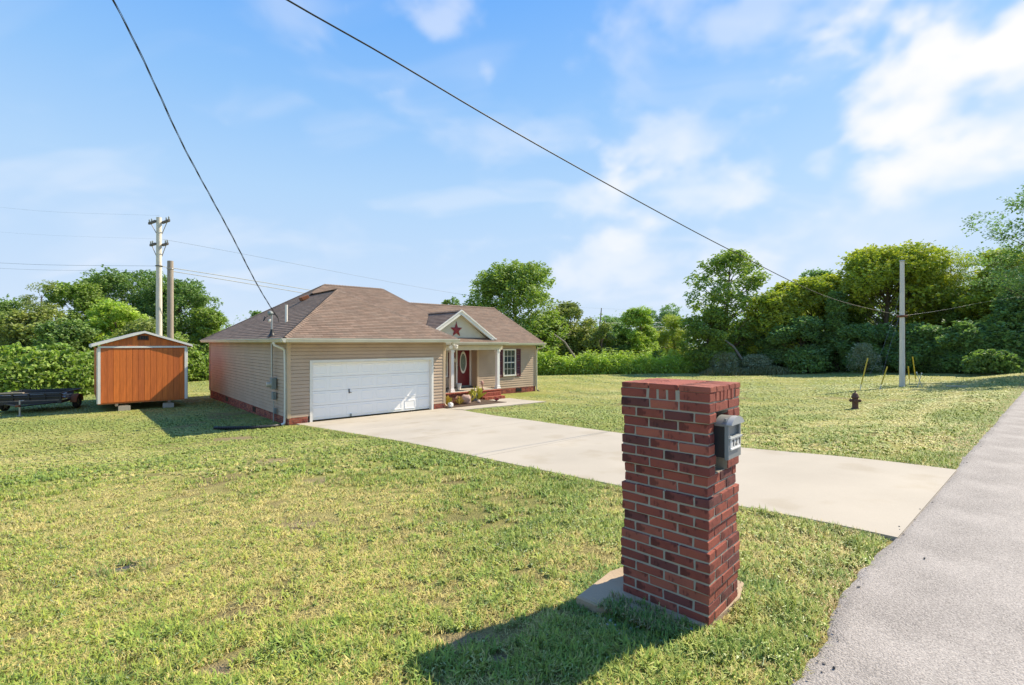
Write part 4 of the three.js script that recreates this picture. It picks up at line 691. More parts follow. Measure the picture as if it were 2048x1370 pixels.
// ---------------------------------------------------------------- shed
const SHD = [-5.0, 25.06, -0.78];
{
  const o = thing('garden_shed', 'orange-brown board shed with white trim standing on blocks left of the house', 'shed', ...SHD), Wd = 3.05, L = 6, top = 2.34, eave = 2.42, apex = 2.98, tr = 0.09;
  const n = 14, bw = (Wd - 0.17) / n; seed(17);
  for (let i = 0; i < n; i++) part('board', [bx(bw - 0.011, top - 0.12, 0.018, 0.085 + bw * (i + 0.5), 0.06 + (top - 0.12) / 2 + 0.0, 0.009 + rr(-0.0015, 0.0015), 0.002)], boardTones[Math.floor(rnd() * 4)], o);
  part('wall_panel', [bx(Wd - 0.02, top, 0.01, Wd / 2, top / 2, -0.007), bx(0.02, top, L, 0.01, top / 2, -L / 2 - 0.02), bx(0.02, top, L, Wd - 0.01, top / 2, -L / 2 - 0.02), bx(Wd - 0.05, top, 0.02, Wd / 2, top / 2, -L)], boardTones[0], o);
  for (let i = 0; i < 28; i++) part('side_board', [bx(0.016, top - 0.1, L / 28 - 0.012, -0.008, top / 2 + 0.03, -0.1 - L / 28 * (i + 0.5) * 0.985)], boardTones[i % 4], o);
  const wt = [bx(tr, top - 0.06, 0.03, tr / 2 - 0.004, top / 2, 0.022), bx(tr, top - 0.06, 0.03, Wd - tr / 2 + 0.004, top / 2, 0.022), bx(0.03, top - 0.06, 0.085, -0.022, top / 2, -0.045), bx(0.03, top - 0.06, 0.085, Wd + 0.022, top / 2, -0.045)];
  part('corner_trim', wt, M.white, o); part('cross_trim', [bx(Wd, 0.075, 0.034, Wd / 2, top + 0.012, 0.024)], M.white, o);
  // gable: vertical boards cut to the rake
  const gy = x => eave + (apex - eave) * (1 - Math.abs(x - Wd / 2) / (Wd / 2 + 0.2)) - 0.06;
  for (let i = 0; i < n; i++) { const a = 0.085 + bw * i + 0.005, b = a + bw - 0.011, y0 = top + 0.055; const ya = Math.max(y0 + 0.005, gy(a)), yb = Math.max(y0 + 0.005, gy(b)); const p = [V(a, y0, 0.015), V(b, y0, 0.015), V(b, yb, 0.015), V(a, ya, 0.015)]; part('gable_board', [quadsGeom([p, p.map(v => v.clone().setZ(0))])], boardTones[Math.floor(rnd() * 4)], o); }
  part('gable_backing', [quadsGeom([[V(0, top, -0.004), V(Wd, top, -0.004), V(Wd / 2, apex - 0.05, -0.004)]])], boardTones[1], o);
  const vent = part('gable_vent', [bx(0.40, 0.02, 0.03, Wd / 2 - 0.05, apex - 0.33, 0.03), bx(0.40, 0.02, 0.03, Wd / 2 - 0.05, apex - 0.15, 0.03), bx(0.02, 0.16, 0.03, Wd / 2 - 0.24, apex - 0.24, 0.03), bx(0.02, 0.16, 0.03, Wd / 2 + 0.14, apex - 0.24, 0.03), bx(0.36, 0.16, 0.006, Wd / 2 - 0.05, apex - 0.24, 0.018)], M.rust, o);
  for (let i = 0; i < 4; i++) part('louvre', [bx(0.07, 0.15, 0.01, Wd / 2 - 0.18 + i * 0.085, apex - 0.24, 0.03).rotateY(0)], M.dark, vent);
  const ov = 0.2, fz = 0.12;
  for (const s of [-1, 1]) {
    const ex = Wd / 2 + s * (Wd / 2 + ov), A = V(Wd / 2, apex + 0.02, fz), E = V(ex, eave - 0.0, fz), Bq = V(Wd / 2, apex + 0.02, -L - 0.15), Fq = V(ex, eave, -L - 0.15), up = V(0, 0.035, 0);
    part('roof_panel', [quadsGeom([[A, E, Fq, Bq], [A.clone().add(up), E.clone().add(up), Fq.clone().add(up), Bq.clone().add(up)], [E, Fq, Fq.clone().add(up), E.clone().add(up)], [A, E, E.clone().add(up), A.clone().add(up)]])], std(0.40, 0.39, 0.36, 0.7, { map: wearMap }), o);
    const dn = V(0, -0.085, 0), f = V(0, 0, 0.025), p = [A.clone().add(up), E.clone().add(up), E.clone().add(dn).add(V(0, 0.03, 0)), A.clone().add(dn).add(V(0, 0.03, 0))].map(v => v.clone().add(V(0, 0, 0.002))), r = p.map(v => v.clone().add(f)); const q = [p, r]; for (let i = 0; i < 4; i++) q.push([p[i], p[(i + 1) % 4], r[(i + 1) % 4], r[i]]);
    part('rake_board', [quadsGeom(q)], M.white, o);
    part('eave_board', [bx(0.025, 0.1, L + 0.2, ex, eave - 0.035, -L / 2)], M.white, o);
  }
  part('skid', [bx(0.1, 0.1, L, 0.6, -0.06, -L / 2)], M.plank, o); part('skid', [bx(0.1, 0.1, L, 2.4, -0.06, -L / 2)], M.plank, o); part('floor', [bx(Wd - 0.02, 0.06, L, Wd / 2, 0.02, -L / 2 - 0.01)], M.plank, o);
  const blk = (s, t, label, h) => { const b = thing('concrete_block', label, 'concrete block', s, t, G(s, t), TH, 'blocks under the shed'); const w = std(0.42, 0.42, 0.40, 0.95, { map: concreteMap, bumpMap: bumpFine, bumpScale: 0.004 }); w.color.setRGB(0.95, 0.95, 0.97); part('block', [bx(0.40, h, 0.2, 0, h / 2, 0, 0.008)], w, b); part('shim', [bx(0.3, 0.03, 0.18, -0.02, h + 0.016, 0)], M.plank, b); return b; };
  blk(-4.15, 25.12, 'pale concrete block under the front left of the orange shed', 0.20); blk(-2.62, 25.2, 'shaded concrete block under the front right of the orange shed', 0.20);
}
// ---------------------------------------------------------------- trailer loaded with poles and planks
{
  const x = -18.45, d = 19.5, th = 0.42, o = thingAt('utility_trailer', 'black steel utility trailer loaded with boards and pipes beside the shed', 'trailer', V(x - 1.4, GW(x - 1.4, d + 0.5), -(d + 0.6)), th);
  o.scale.y = 0.86; const k = M.black, w = 2.15, L = 2.2;
  part('frame', [bx(w, 0.14, 0.08, 0, 0.50, 0), bx(w, 0.14, 0.08, 0, 0.50, -L), bx(0.08, 0.13, L - 0.082, -w / 2 + 0.04, 0.50, -L / 2), bx(0.08, 0.13, L - 0.082, w / 2 - 0.04, 0.50, -L / 2)], k, o);
  for (let i = 0; i < 9; i++) part('deck_plank', [bx(w - 0.18, 0.035, L / 9 - 0.02, 0, 0.588, -L / 9 * (i + 0.5))], M.plank, o);
  part('rail', [bx(w, 0.06, 0.06, 0, 0.92, 0, 0.008)], k, o); part('rail', [bx(w, 0.05, 0.05, 0, 0.76, 0, 0.008)], k, o); part('rail', [bx(w, 0.06, 0.06, 0, 0.92, -L, 0.008)], k, o);
  for (let i = 0; i < 5; i++) part('stake', [bx(0.06, 0.36, 0.05, -w / 2 + 0.06 + i * (w - 0.12) / 4, 0.75, -0.058)], k, o);
  part('front_panel', [bx(w - 0.04, 0.27, 0.015, 0, 0.73, -0.095)], M.black, o); part('side_rail', [bx(0.05, 0.05, L - 0.07, -w / 2 + 0.03, 0.92, -L / 2)], k, o); part('side_rail', [bx(0.05, 0.05, L - 0.07, w / 2 - 0.03, 0.92, -L / 2)], k, o); part('ramp_gate', [bx(w - 0.3, 0.32, 0.05, 0, 0.77, -1.7, 0.01)], k, o);
  part('tongue', [cyl(V(-0.7, 0.48, 0.04), V(0.1, 0.46, 1.0), 0.04, 0.04, 6), cyl(V(0.9, 0.48, 0.04), V(0.1, 0.46, 1.0), 0.04, 0.04, 6)], k, o);
  part('jack', [cyl(V(0.1, 0.02, 0.92), V(0.1, 0.72, 0.92), 0.035, 0.03, 8), bx(0.16, 0.02, 0.14, 0.1, 0.02, 0.92), cyl(V(0.1, 0.7, 0.92), V(0.24, 0.72, 0.95), 0.015, 0.015, 6)], M.steel, o);
  part('coupler', [bx(0.1, 0.09, 0.2, 0.1, 0.49, 1.08, 0.02)], M.rust, o);
  for (const s of [-1, 1]) { const wl = new THREE.Group(); wl.name = 'wheel'; o.add(wl); part('tyre', [new THREE.TorusGeometry(0.24, 0.09, 10, 22).rotateY(Math.PI / 2).translate(s * (w / 2 + 0.12), 0.33, -1.2)], std(0.02, 0.02, 0.02, 0.9), wl); part('rim', [cyl(V(s * (w / 2 + 0.07), 0.33, -1.2), V(s * (w / 2 + 0.17), 0.33, -1.2), 0.17, 0.17, 16)], M.black, wl); part('fender', [new THREE.TorusGeometry(0.38, 0.03, 5, 16, Math.PI).scale(1, 1, 4).rotateY(Math.PI / 2).translate(s * (w / 2 + 0.12), 0.36, -1.2)], M.rust, o); }
  seed(64); const names = [['lumber board', M.woodGrey], ['pipe', M.rust], ['pipe', M.steel], ['lumber board', M.plank]];
  const load = [[0.66, -0.35, 2.2, 1], [0.66, -0.6, 2.2, 2], [0.70, -0.9, 2.2, 0], [0.74, -0.45, 2.1, 1], [0.78, -0.75, 2.2, 2], [0.72, -1.3, 2.2, 0], [0.9, -0.3, 2.0, 3], [0.975, -0.02, 1.2, 0], [0.70, -0.14, 1.0, 1]];
  const labels = ['rusty pipe lying lowest on the black trailer', 'grey steel pipe on the trailer deck behind the front rail', 'grey weathered board lying flat on the trailer', 'rusty pipe on top of the pipes on the trailer', 'steel pipe along the middle of the trailer load', 'weathered board at the back of the trailer load', 'brown plank laid high across the trailer load', 'short pale board on the top rail of the trailer', 'short rusty pipe by the left front of the trailer'];
  load.forEach(([y, z, len, kind], i) => { const b = thingAt(kind === 1 || kind === 2 ? 'metal_pipe' : 'lumber_board', labels[i], names[kind][0], o.position.clone().add(V(-0.1 + (i > 6 ? -0.65 : 0), y * 0.86, 0).applyAxisAngle(V(0, 1, 0), th)).add(V(0, 0, z).applyAxisAngle(V(0, 1, 0), th)), th + rr(-0.03, 0.03)); if (kind === 1 || kind === 2) part('pipe', [cyl(V(-len / 2, 0, 0), V(len / 2, rr(-0.03, 0.05), 0), 0.035, 0.035, 10)], names[kind][1], b); else part('board', [bx(len, 0.045, 0.15, 0, 0, 0, 0.004)], names[kind][1], b); });
}
// ---------------------------------------------------------------- poles and wires
const poleGeom = (h, r0, r1) => { const g = new THREE.CylinderGeometry(r1, r0, h + 0.4, 14, 12).translate(0, h / 2 - 0.2, 0), p = g.attributes.position; for (let i = 0; i < p.count; i++) { const k = 1 + 0.05 * (vn(p.getY(i) * 1.3, i % 15, 700) - 0.5); p.setX(i, p.getX(i) * k); p.setZ(i, p.getZ(i) * k); } return g; };
const tallX = -23.05, tallD = 32, tallY = GW(tallX, tallD);
{
  const o = thingAt('utility_pole', 'tall weathered utility pole with two pairs of crossarms behind the shed', 'utility pole', V(tallX, tallY, -tallD), 0);
  const h = 1.76 + 250 * tallD / 980 - tallY; part('pole', [poleGeom(h, 0.19, 0.15)], M.pole, o);
  const arm = (y, len, sag, turn) => { const a = part('crossarm', [bx(len * 0.5, 0.15, 0.12, sag > 0 ? -len * 0.24 : len * 0.24, 0, sag, 0.01).rotateY(turn).translate(0, y, 0)], M.armWood, o); for (const k of sag > 0 ? [-0.46, -0.28] : [0.28, 0.46]) part('insulator', [lathe([[0.0, 0.2], [0.035, 0.19], [0.05, 0.12], [0.03, 0.1], [0.05, 0.05], [0.02, 0.0]], 10).translate(k * len, y + 0.065, sag).rotateY(turn)], M.greyBox, a); part('arm_brace', [cyl(V((sag > 0 ? -0.36 : 0.36) * len, y - 0.02, sag), V(0, y - 0.75, sag * 0.8), 0.025, 0.025, 6).rotateY(turn)], M.poleDark, a); };
  arm(h - 0.28, 2.2, 0.2, -0.62); arm(h - 0.30, 2.2, -0.2, -0.62); arm(h - 1.75, 1.7, 0.2, -0.62); arm(h - 1.77, 1.7, -0.2, -0.62);
  part('cable_clamp', [new THREE.TorusGeometry(0.19, 0.03, 6, 16).rotateX(Math.PI / 2).translate(0, 6.75 - tallY, 0)], M.dark, o);
  const q = thingAt('utility_pole', 'shorter dark round pole without arms just right of the tall utility pole', 'utility pole', V(-22.1, GW(-22.1, 31.7), -31.7), 0), h2_ = 1.76 + 163 * 31.7 / 980 - GW(-22.1, 31.7);
  part('pole', [poleGeom(h2_, 0.19, 0.17)], M.poleDark, q); part('cable_clamp', [new THREE.TorusGeometry(0.18, 0.03, 6, 16).rotateX(Math.PI / 2).translate(0, h2_ - 0.5, 0)], M.steel, q);
}
const RPX = 19.9, RPD = 25, RPY = GW(RPX, RPD);
{
  const o = thingAt('utility_pole', 'single bare grey utility pole standing in the lawn on the right', 'utility pole', V(RPX, RPY, -RPD), 0), h = 1.76 + 163 * 25 / 980 - RPY;
  part('pole', [poleGeom(h, 0.125, 0.09)], M.pole, o); part('metal_cap', [cyl(V(0, h - 0.02, 0), V(0, h + 0.03, 0), 0.12, 0.12, 12)], M.steel, o);
  part('cable_bracket', [bx(0.34, 0.1, 0.3, 0, 3.1 - RPY, 0, 0.02)], M.rust, o); part('ground_wire', [cyl(V(0.12, 0, 0.08), V(0.09, h - 0.8, 0.07), 0.008, 0.008, 5)], M.dark, o);
}
const wire = (name, label, pts, r, m, group) => { const o = part(name, [tube(pts.map(p => V(p[0], p[1], -p[2])), r, 90, 5)], m); tag(o, label, 'cable', group); return o; };
{ // twisted service drop from the street to the mast on the house
  const pts = [[-5.6, 9.3, 1.6], [-6.2, 8.55, 5.2], [-6.68, 7.5, 8.2], [-7.06, 5.92, 10.6], [-7.37, 4.82, 12.6], [-7.77, 3.4, 15.1], [-8.11, 2.62, 16.95]];
  const cv = new THREE.CatmullRomCurve3(pts.map(p => V(p[0], p[1], -p[2]))), g = [];
  for (let k = 0; k < 3; k++) { const q = []; for (let i = 0; i <= 260; i++) { const p = cv.getPointAt(i / 260), a = i / 260 * 46 + k * 2.094; q.push(p.add(V(Math.cos(a) * 0.013, Math.sin(a) * 0.013, 0))); } g.push(tube(q, k === 0 ? 0.005 : 0.0075, 520, 4)); }
  tag(part('service_cable', g, M.cable), 'twisted black service cable dropping from the upper left to the house mast', 'cable');
  const A = [-2.75, 6], D = [22.65, 19], at = (px, py) => { const r = (px - 1024) / 980, k = (r * A[1] - A[0]) / (D[0] - r * D[1]), d = A[1] + D[1] * k; return [A[0] + D[0] * k, 1.76 + (685 - py) / 980 * d, d]; };
  const sagPts = [[-6.6, 6.9, 2.8]]; const yk = k => { const p = [at(575, 0), at(1300, 415), at(1805, 632)]; return p; }; void yk;
  for (const p of [[575, 0], [760, 105], [1000, 247], [1300, 415], [1460, 500], [1650, 592], [1802, 632]]) sagPts.push(at(...p));
  wire('power_cable', 'long black cable sweeping down across the sky to the right-hand pole', sagPts, 0.012, M.cable);
  wire('power_cable', 'thin pale cable running from the right-hand pole into the trees at the right', [[19.9, 3.12, 25], [23.2, 3.5, 26.5], [28, 4.2, 28.5], [40, 5.6, 33]], 0.004, M.paleCable);
  wire('guy_wire', 'thin steel guy wire slanting left from the right-hand pole to a yellow guard', [[19.9, 4.6, 25], [18.2, 1.2, 24.2], [16.75, GW(16.75, 23.6), 23.6]], 0.0025, M.steel);
  wire('guy_wire', 'second thin steel guy wire slanting left from the right-hand pole', [[19.9, 3.6, 25], [18.4, 0.9, 24.1], [17.55, GW(17.55, 23.4), 23.4]], 0.0025, M.steel);
  // lines on the far poles
  const far = (label, x0, y0, d0, xm, ym, dm, x1, y1, d1, r, m) => wire('power_line', label, [[x0, y0, d0], [xm, ym, dm], [x1, y1, d1]], r, m);
  far('lower dark line crossing the sky left of the tall pole', -42, 7.6, 33, -32, 6.95, 32.5, -23, 6.75, 32, 0.010, M.farCable);
  far('lower second dark line just under it left of the tall pole', -42, 7.2, 33, -32, 6.6, 32.5, -23, 6.45, 32, 0.007, M.farCable);
  far('faint upper line from the left edge to the upper crossarm', -42, 11.9, 33.5, -32, 10.6, 32.8, -23.3, 10.15, 32.4, 0.004, M.farCable);
  far('faint middle line from the left edge to the lower crossarm', -42, 9.9, 33.5, -32, 9.0, 32.8, -23.3, 8.6, 32.4, 0.003, M.farCable);
  far('pale line crossing the trees right of the house roof, upper one', -23, 6.75, 32, 0, 4.3, 53, 32, 5.2, 85, 0.026, M.paleCable);
  far('pale line crossing the trees right of the house roof, lower one', -22.2, 6.4, 31.7, 0, 3.7, 52, 32, 4.5, 84, 0.026, M.paleCable);
  far('faint thin line above the pale ones right of the house roof', -23.2, 8.6, 32.3, 0, 6.2, 53, 32, 7.2, 86, 0.01, M.farCable);
}
// ---------------------------------------------------------------- small things in the lawn
{
  const x = 11.45, d = 16.35, o = thingAt('fire_hydrant', 'rusty brown fire hydrant standing in the lawn right of the pillar', 'fire hydrant', V(x, GW(x, d), -d), -0.3), sc = 0.60, m = std(0.16, 0.075, 0.05, 0.75, { map: wearMap, bumpMap: bumpFine, bumpScale: 0.003 });
  const q = g => g.scale(sc, sc, sc);
  part('barrel', [q(lathe([[0.2, -0.1], [0.2, 0.04], [0.15, 0.05], [0.145, 0.6], [0.19, 0.61], [0.19, 0.66], [0.15, 0.67]], 20))], m, o);
  part('bonnet', [q(lathe([[0.19, 0.672], [0.19, 0.70], [0.155, 0.71], [0.145, 0.80], [0.10, 0.87], [0.05, 0.895], [0, 0.9]], 20))], m, o);
  part('operating_nut', [q(lathe([[0.045, 0.895], [0.04, 0.94], [0.03, 0.945], [0.028, 1.0], [0, 1.0]], 6))], m, o);
  const noz = (len, r, f) => { const g = [cyl(V(0, 0.46, 0), V(0, 0.46, len), r, r, 12), cyl(V(0, 0.46, len), V(0, 0.46, len + 0.07), r * 1.25, r * 1.2, 8), cyl(V(0, 0.46, len + 0.07), V(0, 0.46, len + 0.11), 0.03, 0.025, 5)]; part('nozzle_cap', g.map(f).map(q), m, o); };
  noz(0.19, 0.07, g => g.rotateY(Math.PI / 2)); noz(0.19, 0.07, g => g.rotateY(-Math.PI / 2)); noz(0.2, 0.09, g => g);
  for (let i = 0; i < 8; i++) { const a = i * Math.PI / 4 + 0.2; part('flange_bolt', [q(cyl(V(0.17 * Math.cos(a), 0.6, 0.17 * Math.sin(a)), V(0.17 * Math.cos(a), 0.72, 0.17 * Math.sin(a)), 0.015, 0.015, 6))], m, o); }
  const ch = []; for (let i = 0; i < 7; i++) { const a = i / 6; ch.push(q(new THREE.TorusGeometry(0.018, 0.005, 4, 8).rotateY(i % 2 ? 1.57 : 0).translate(0.17 + 0.12 * a, 0.38 - 0.12 * Math.sin(a * 3.14), 0.02))); } part('chain', ch, m, o);
}
{
  const yel = std(0.62, 0.42, 0.02, 0.5), guard = (label, x0, d0, x1, y1, d1) => { const y0 = GW(x0, d0), o = thingAt('guy_guard', label, 'guy guard', V(x0, y0, -d0), 0), b = V(x1 - x0, y1 - y0, -(d1 - d0)), L = b.length(), u = b.clone().normalize(); part('sleeve', [cyl(u.clone().multiplyScalar(0.3), b, 0.027, 0.027, 8)], yel, o); part('anchor_rod', [cyl(V(0, -0.05, 0), u.clone().multiplyScalar(0.34), 0.012, 0.012, 6)], M.steel, o); void L; };
  guard('leftmost leaning yellow guy guard in front of the woods', 16.75, 23.6, 17.35, 1.0, 23.9); guard('second leaning yellow guy guard, nearer the hydrant', 17.55, 23.4, 18.15, 0.6, 23.7);
  guard('short upright yellow guard just right of the pole', 21.1, 26, 21.02, 0.5, 26.0); guard('tall upright yellow guard right of the pole', 21.7, 26.3, 21.5, 1.0, 26.3);
  const st = (label, x, d, lean, h) => { const o = thingAt('marker_stake', label, 'stake', V(x, GW(x, d), -d), 0); part('stake', [cyl(V(0, -0.05, 0), V(lean, h, 0.05), 0.014, 0.012, 6)], std(0.55, 0.55, 0.5, 0.7), o); part('tape', [bx(0.05, 0.06, 0.02, lean * 0.96, h * 0.95, 0.05)], M.white, o); };
  st('thin pale stake leaning left, crossing another beyond the pole', 20.6, 24.6, -0.34, 0.75); st('thin pale stake leaning right, crossing another beyond the pole', 20.35, 24.6, 0.18, 0.72);
  const bd = thingAt('lumber_board', 'pale board lying flat in the lawn near the road at the right', 'board', V(20.6, GW(20.6, 22.7) + 0.05, -22.7), -0.15); part('board', [bx(0.85, 0.05, 0.12, 0, 0, 0, 0.004)], std(0.62, 0.55, 0.42, 0.8, { map: grain }), bd);
  const x = -3.5, d = 4.45, cv = thingAt('meter_cover', 'small grey plastic meter cover sunk in the front lawn', 'utility cover', V(x, GW(x, d), -d), 0.75); part('lid', [bx(0.30, 0.025, 0.17, 0, -0.004, 0, 0.01)], std(0.06, 0.062, 0.065, 0.95, { map: wearMap }), cv); part('collar', [bx(0.40, 0.02, 0.03, 0, -0.002, 0.138), bx(0.40, 0.02, 0.03, 0, -0.002, -0.138), bx(0.03, 0.02, 0.246, 0.187, -0.002, 0), bx(0.03, 0.02, 0.246, -0.187, -0.002, 0)], M.dark, cv);
  // stones in the bed and pebbles on the road
  const stone = (name, label, x, y, d, r, c, sd) => { seed(sd); const g = new THREE.IcosahedronGeometry(r, 2), p = g.attributes.position; for (let i = 0; i < p.count; i++) { const k = 0.6 + 0.55 * vn(p.getX(i) / r * 1.4 + sd, p.getY(i) / r * 1.4 + p.getZ(i) / r * 0.9, sd); p.setXYZ(i, p.getX(i) * k, p.getY(i) * k * (0.85 + 0.25 * vn(p.getX(i) / r * 5, p.getZ(i) / r * 5, sd + 1)), p.getZ(i) * k); } g.computeVertexNormals(); const o = part(name, [g], std(...c, 0.9, { map: wearMap, bumpMap: bumpFine, bumpScale: 0.004 })); o.position.set(x, y, -d); tag(o, label, 'stone'); };
  const bed = (s, t) => { const [a, b] = XD(s, t); return [a, G(s, t) + 0.08, b]; };
  { const p = bed(7.3, 16.6); stone('garden_rock', 'tall pinkish rock in the mulch bed between two yellow shrubs', p[0], p[1] + 0.17, p[2], 0.26, [0.52, 0.36, 0.30], 5); }
  { const p = bed(7.0, 16.8); stone('garden_rock', 'reddish brown rock touching the tall pinkish rock in the mulch bed', p[0], p[1] + 0.12, p[2], 0.22, [0.30, 0.16, 0.11], 6); }
  { const p = bed(8.3, 17.4); stone('garden_rock', 'grey rock against the porch bricks in the mulch bed', p[0], p[1] + 0.14, p[2], 0.25, [0.30, 0.27, 0.25], 8); }
  { const p = bed(7.95, 16.5); stone('garden_rock', 'small flat pale stone lying in the mulch bed', p[0], p[1], p[2], 0.1, [0.5, 0.4, 0.33], 9); }
  { const p = bed(5.98, 15.86); stone('splash_stone', 'white lump of stone under the downspout at the garage corner', p[0], p[1] + 0.08, p[2], 0.13, [0.72, 0.71, 0.69], 12); }
  { const p = bed(10.75, 18.95); stone('garden_rock', 'small brown rock at the house foundation right of the porch', p[0], p[1] + 0.3, p[2], 0.12, [0.22, 0.15, 0.1], 14); }
  stone('pebble', 'dark pebble lying alone on the grey road', 1.735, 0.009, 2.64, 0.009, [0.09, 0.085, 0.08], 21); stone('pebble', 'pale pebble on the road near its grassy edge', 1.75, 0.010, 2.92, 0.009, [0.6, 0.58, 0.55], 22); stone('pebble', 'small dark pebble farther up the road', 3.35, 0.008, 3.98, 0.008, [0.1, 0.1, 0.1], 23);
}

// ---------------------------------------------------------------- foliage
function leafCluster(n, R, size, sd, long = 1) {
  seed(sd); const q = [], P = [];
  for (let i = 0; i < n; i++) {
    const c = V(rr(-1, 1), rr(-1, 1), rr(-1, 1)); c.multiplyScalar(R / Math.max(0.4, c.length()) * rr(0.35, 1));
    const ax = V(rr(-1, 1), rr(-0.9, 0.5), rr(-1, 1)).normalize(), nn = V(rr(-0.7, 0.7), 1, rr(-0.7, 0.7)).normalize(), side = new THREE.Vector3().crossVectors(ax, nn).normalize(), l = size * rr(0.7, 1.25) * long, w = size * rr(0.4, 0.55) / Math.sqrt(long), up = new THREE.Vector3().crossVectors(side, ax);
    const a = c.clone(), b = c.clone().addScaledVector(ax, l), m = c.clone().addScaledVector(ax, l * 0.45), s1 = m.clone().addScaledVector(side, w).addScaledVector(up, w * 0.35), s2 = m.clone().addScaledVector(side, -w).addScaledVector(up, w * 0.35);
    q.push([a, s1, b], [a, b, s2]); void P;
  }
  return quadsGeom(q);
}
const leafMat = new THREE.MeshPhysicalMaterial({ side: THREE.DoubleSide, roughness: 0.85, transmission: 0.48, thickness: 0 });
const bark = std(0.17, 0.135, 0.10, 0.95, { map: grain, bumpMap: bumpFine, bumpScale: 0.006 });
const CL = { mid: leafCluster(8, 0.28, 0.20, 31), small: leafCluster(10, 0.24, 0.13, 37), big: leafCluster(8, 0.34, 0.22, 33), feather: leafCluster(11, 0.26, 0.17, 35, 1.9), weed: leafCluster(8, 0.26, 0.2, 39), reed: leafCluster(9, 0.22, 0.16, 43, 2.4) };
function leaves(list, geom, name, parent, kind = 'stuff', label, category) {
  const o = new THREE.InstancedMesh(geom, leafMat, list.length), m = new THREE.Matrix4(), q = new THREE.Quaternion(), e = new THREE.Euler(), c = new THREE.Color();
  list.forEach((p, i) => { e.set(p[4] * 0.5 - 0.25, p[5] * 6.283, p[6] * 0.5 - 0.25); q.setFromEuler(e); m.compose(V(p[0], p[1], p[2]), q, V(p[3], p[3], p[3])); o.setMatrixAt(i, m); c.setRGB(...p[7]); o.setColorAt(i, c); });
  o.name = parent === scene ? numbered(name) : name; o.castShadow = o.receiveShadow = true; parent.add(o); tag(o, label, category, null, kind); return o;
}
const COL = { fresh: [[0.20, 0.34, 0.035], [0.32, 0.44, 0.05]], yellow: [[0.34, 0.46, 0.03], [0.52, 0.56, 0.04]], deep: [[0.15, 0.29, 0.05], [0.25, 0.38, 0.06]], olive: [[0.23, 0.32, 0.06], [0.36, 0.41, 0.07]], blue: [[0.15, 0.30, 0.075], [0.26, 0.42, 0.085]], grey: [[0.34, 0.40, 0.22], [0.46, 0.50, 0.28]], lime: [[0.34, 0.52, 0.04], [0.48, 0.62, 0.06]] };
// one tree: trunk with limbs reaching into clumps of leaves spread unevenly through the crown
function tree(name, label, x, d, o) {
  const { h, w, base = 0.25, seed: sd, col = 'fresh', geom = 'mid', clumps = 46, per = 60, trunk = 0.17, lean = 0, shape = 'round', open = 0, group, depth = 0.8 } = o;
  seed(sd * 131 + 7); const y = GW(x, d), T = thingAt(name, label, name === 'shrub' ? 'shrub' : 'tree', V(x, y, -d), 0, group);
  const wood = [], leaf = [], cb = h * base, ch = h - cb, cy = cb + ch * 0.5;
  const spine = k => V(lean * k * k * h * 0.3 + 0.25 * Math.sin(k * 5 + sd), h * k, 0.2 * Math.sin(k * 4 + sd * 2));
  for (let i = 0; i < 7; i++) wood.push(cyl(spine(i * 0.12), spine((i + 1) * 0.12 + 0.005), trunk * (1 - i * 0.12), trunk * (1 - (i + 1) * 0.12), 8));
  const [c0, c1] = COL[col];
  for (let i = 0; i < clumps; i++) {
    const a = rr(0, 6.283), v = Math.pow(rnd(), 0.8), yy = shape === 'umbrella' ? lerp(0.25, 1, Math.sqrt(v)) : lerp(0, 1, v), prof = shape === 'cone' ? (1 - yy) * 0.95 + 0.12 : shape === 'umbrella' ? Math.sqrt(Math.max(0.05, 1 - Math.pow((yy - 0.62) / 0.5, 2))) : Math.sqrt(Math.max(0.06, 1 - Math.pow((yy - 0.48) / 0.56, 2)));
    const R = w / 2 * prof * (0.82 + 0.36 * vn(a * 0.9 + sd, yy * 3, sd + 3)), r = R * (shape === 'cone' ? rr(0.3, 0.9) : Math.sqrt(rr(0.12, 0.95)));
    const px = lean * h * 0.3 * (cb + yy * ch) / h + r * Math.cos(a), pz = r * Math.sin(a) * depth, py = cb + yy * ch * 0.93 + rr(-0.2, 0.2), cr = Math.min(w, ch) * rr(0.09, 0.165) * (1 + 0.25 * (1 - yy));
    const base0 = spine(clamp((py - cr - r * 0.5) / h, 0.12, 0.8)), tip = V(px, py - cr * 0.2, pz), midp = base0.clone().lerp(tip, 0.55).add(V(0, -0.05 * r, 0));
    const th = trunk * 0.28 * (1 - 0.6 * yy); wood.push(cyl(base0, midp, th, th * 0.65, 5), cyl(midp, tip, th * 0.65, th * 0.25, 5));
    const t0 = rnd(), n = Math.round(per * (0.6 + 0.8 * rnd()) * (1 - open * rnd()));
    for (let k = 0; k < n; k++) {
      const u = V(rr(-1, 1), rr(-1, 1), rr(-1, 1)); const L = u.length(); if (L > 1 || L < 0.1) { k--; continue; } u.multiplyScalar(Math.pow(L, 0.35) / L);
      const q = rnd() < 0.12 ? rr(1.0, 1.45) : 1, vv = rr(0.78, 1.25);
      leaf.push([px + u.x * cr * 1.15 * q, py + u.y * cr * 0.72 * q, pz + u.z * cr * 1.15 * q, rr(0.7, 1.3), rnd(), rnd(), rnd(), mix3(c0, c1, clamp(t0 * 0.7 + rr(0, 0.3))).map(z => z * vv)]);
    }
  }
  part('trunk', wood, bark, T); leaves(leaf, CL[geom], 'crown', T);
  return T;
}
const P2 = (px, d) => (px - 1024) / 980 * d;                       // bearing and distance -> metres across
const Ht = (py, d, x) => 1.76 + (685 - py) / 980 * d - GW(x, d);  // height above its ground of something seen at that elevation
function treeAt(label, px, d, topY, widthPx, o) { const x = P2(px, d); return tree('tree', label, x, d, { h: Ht(topY, d, x), w: widthPx * d / 980, ...o }); }
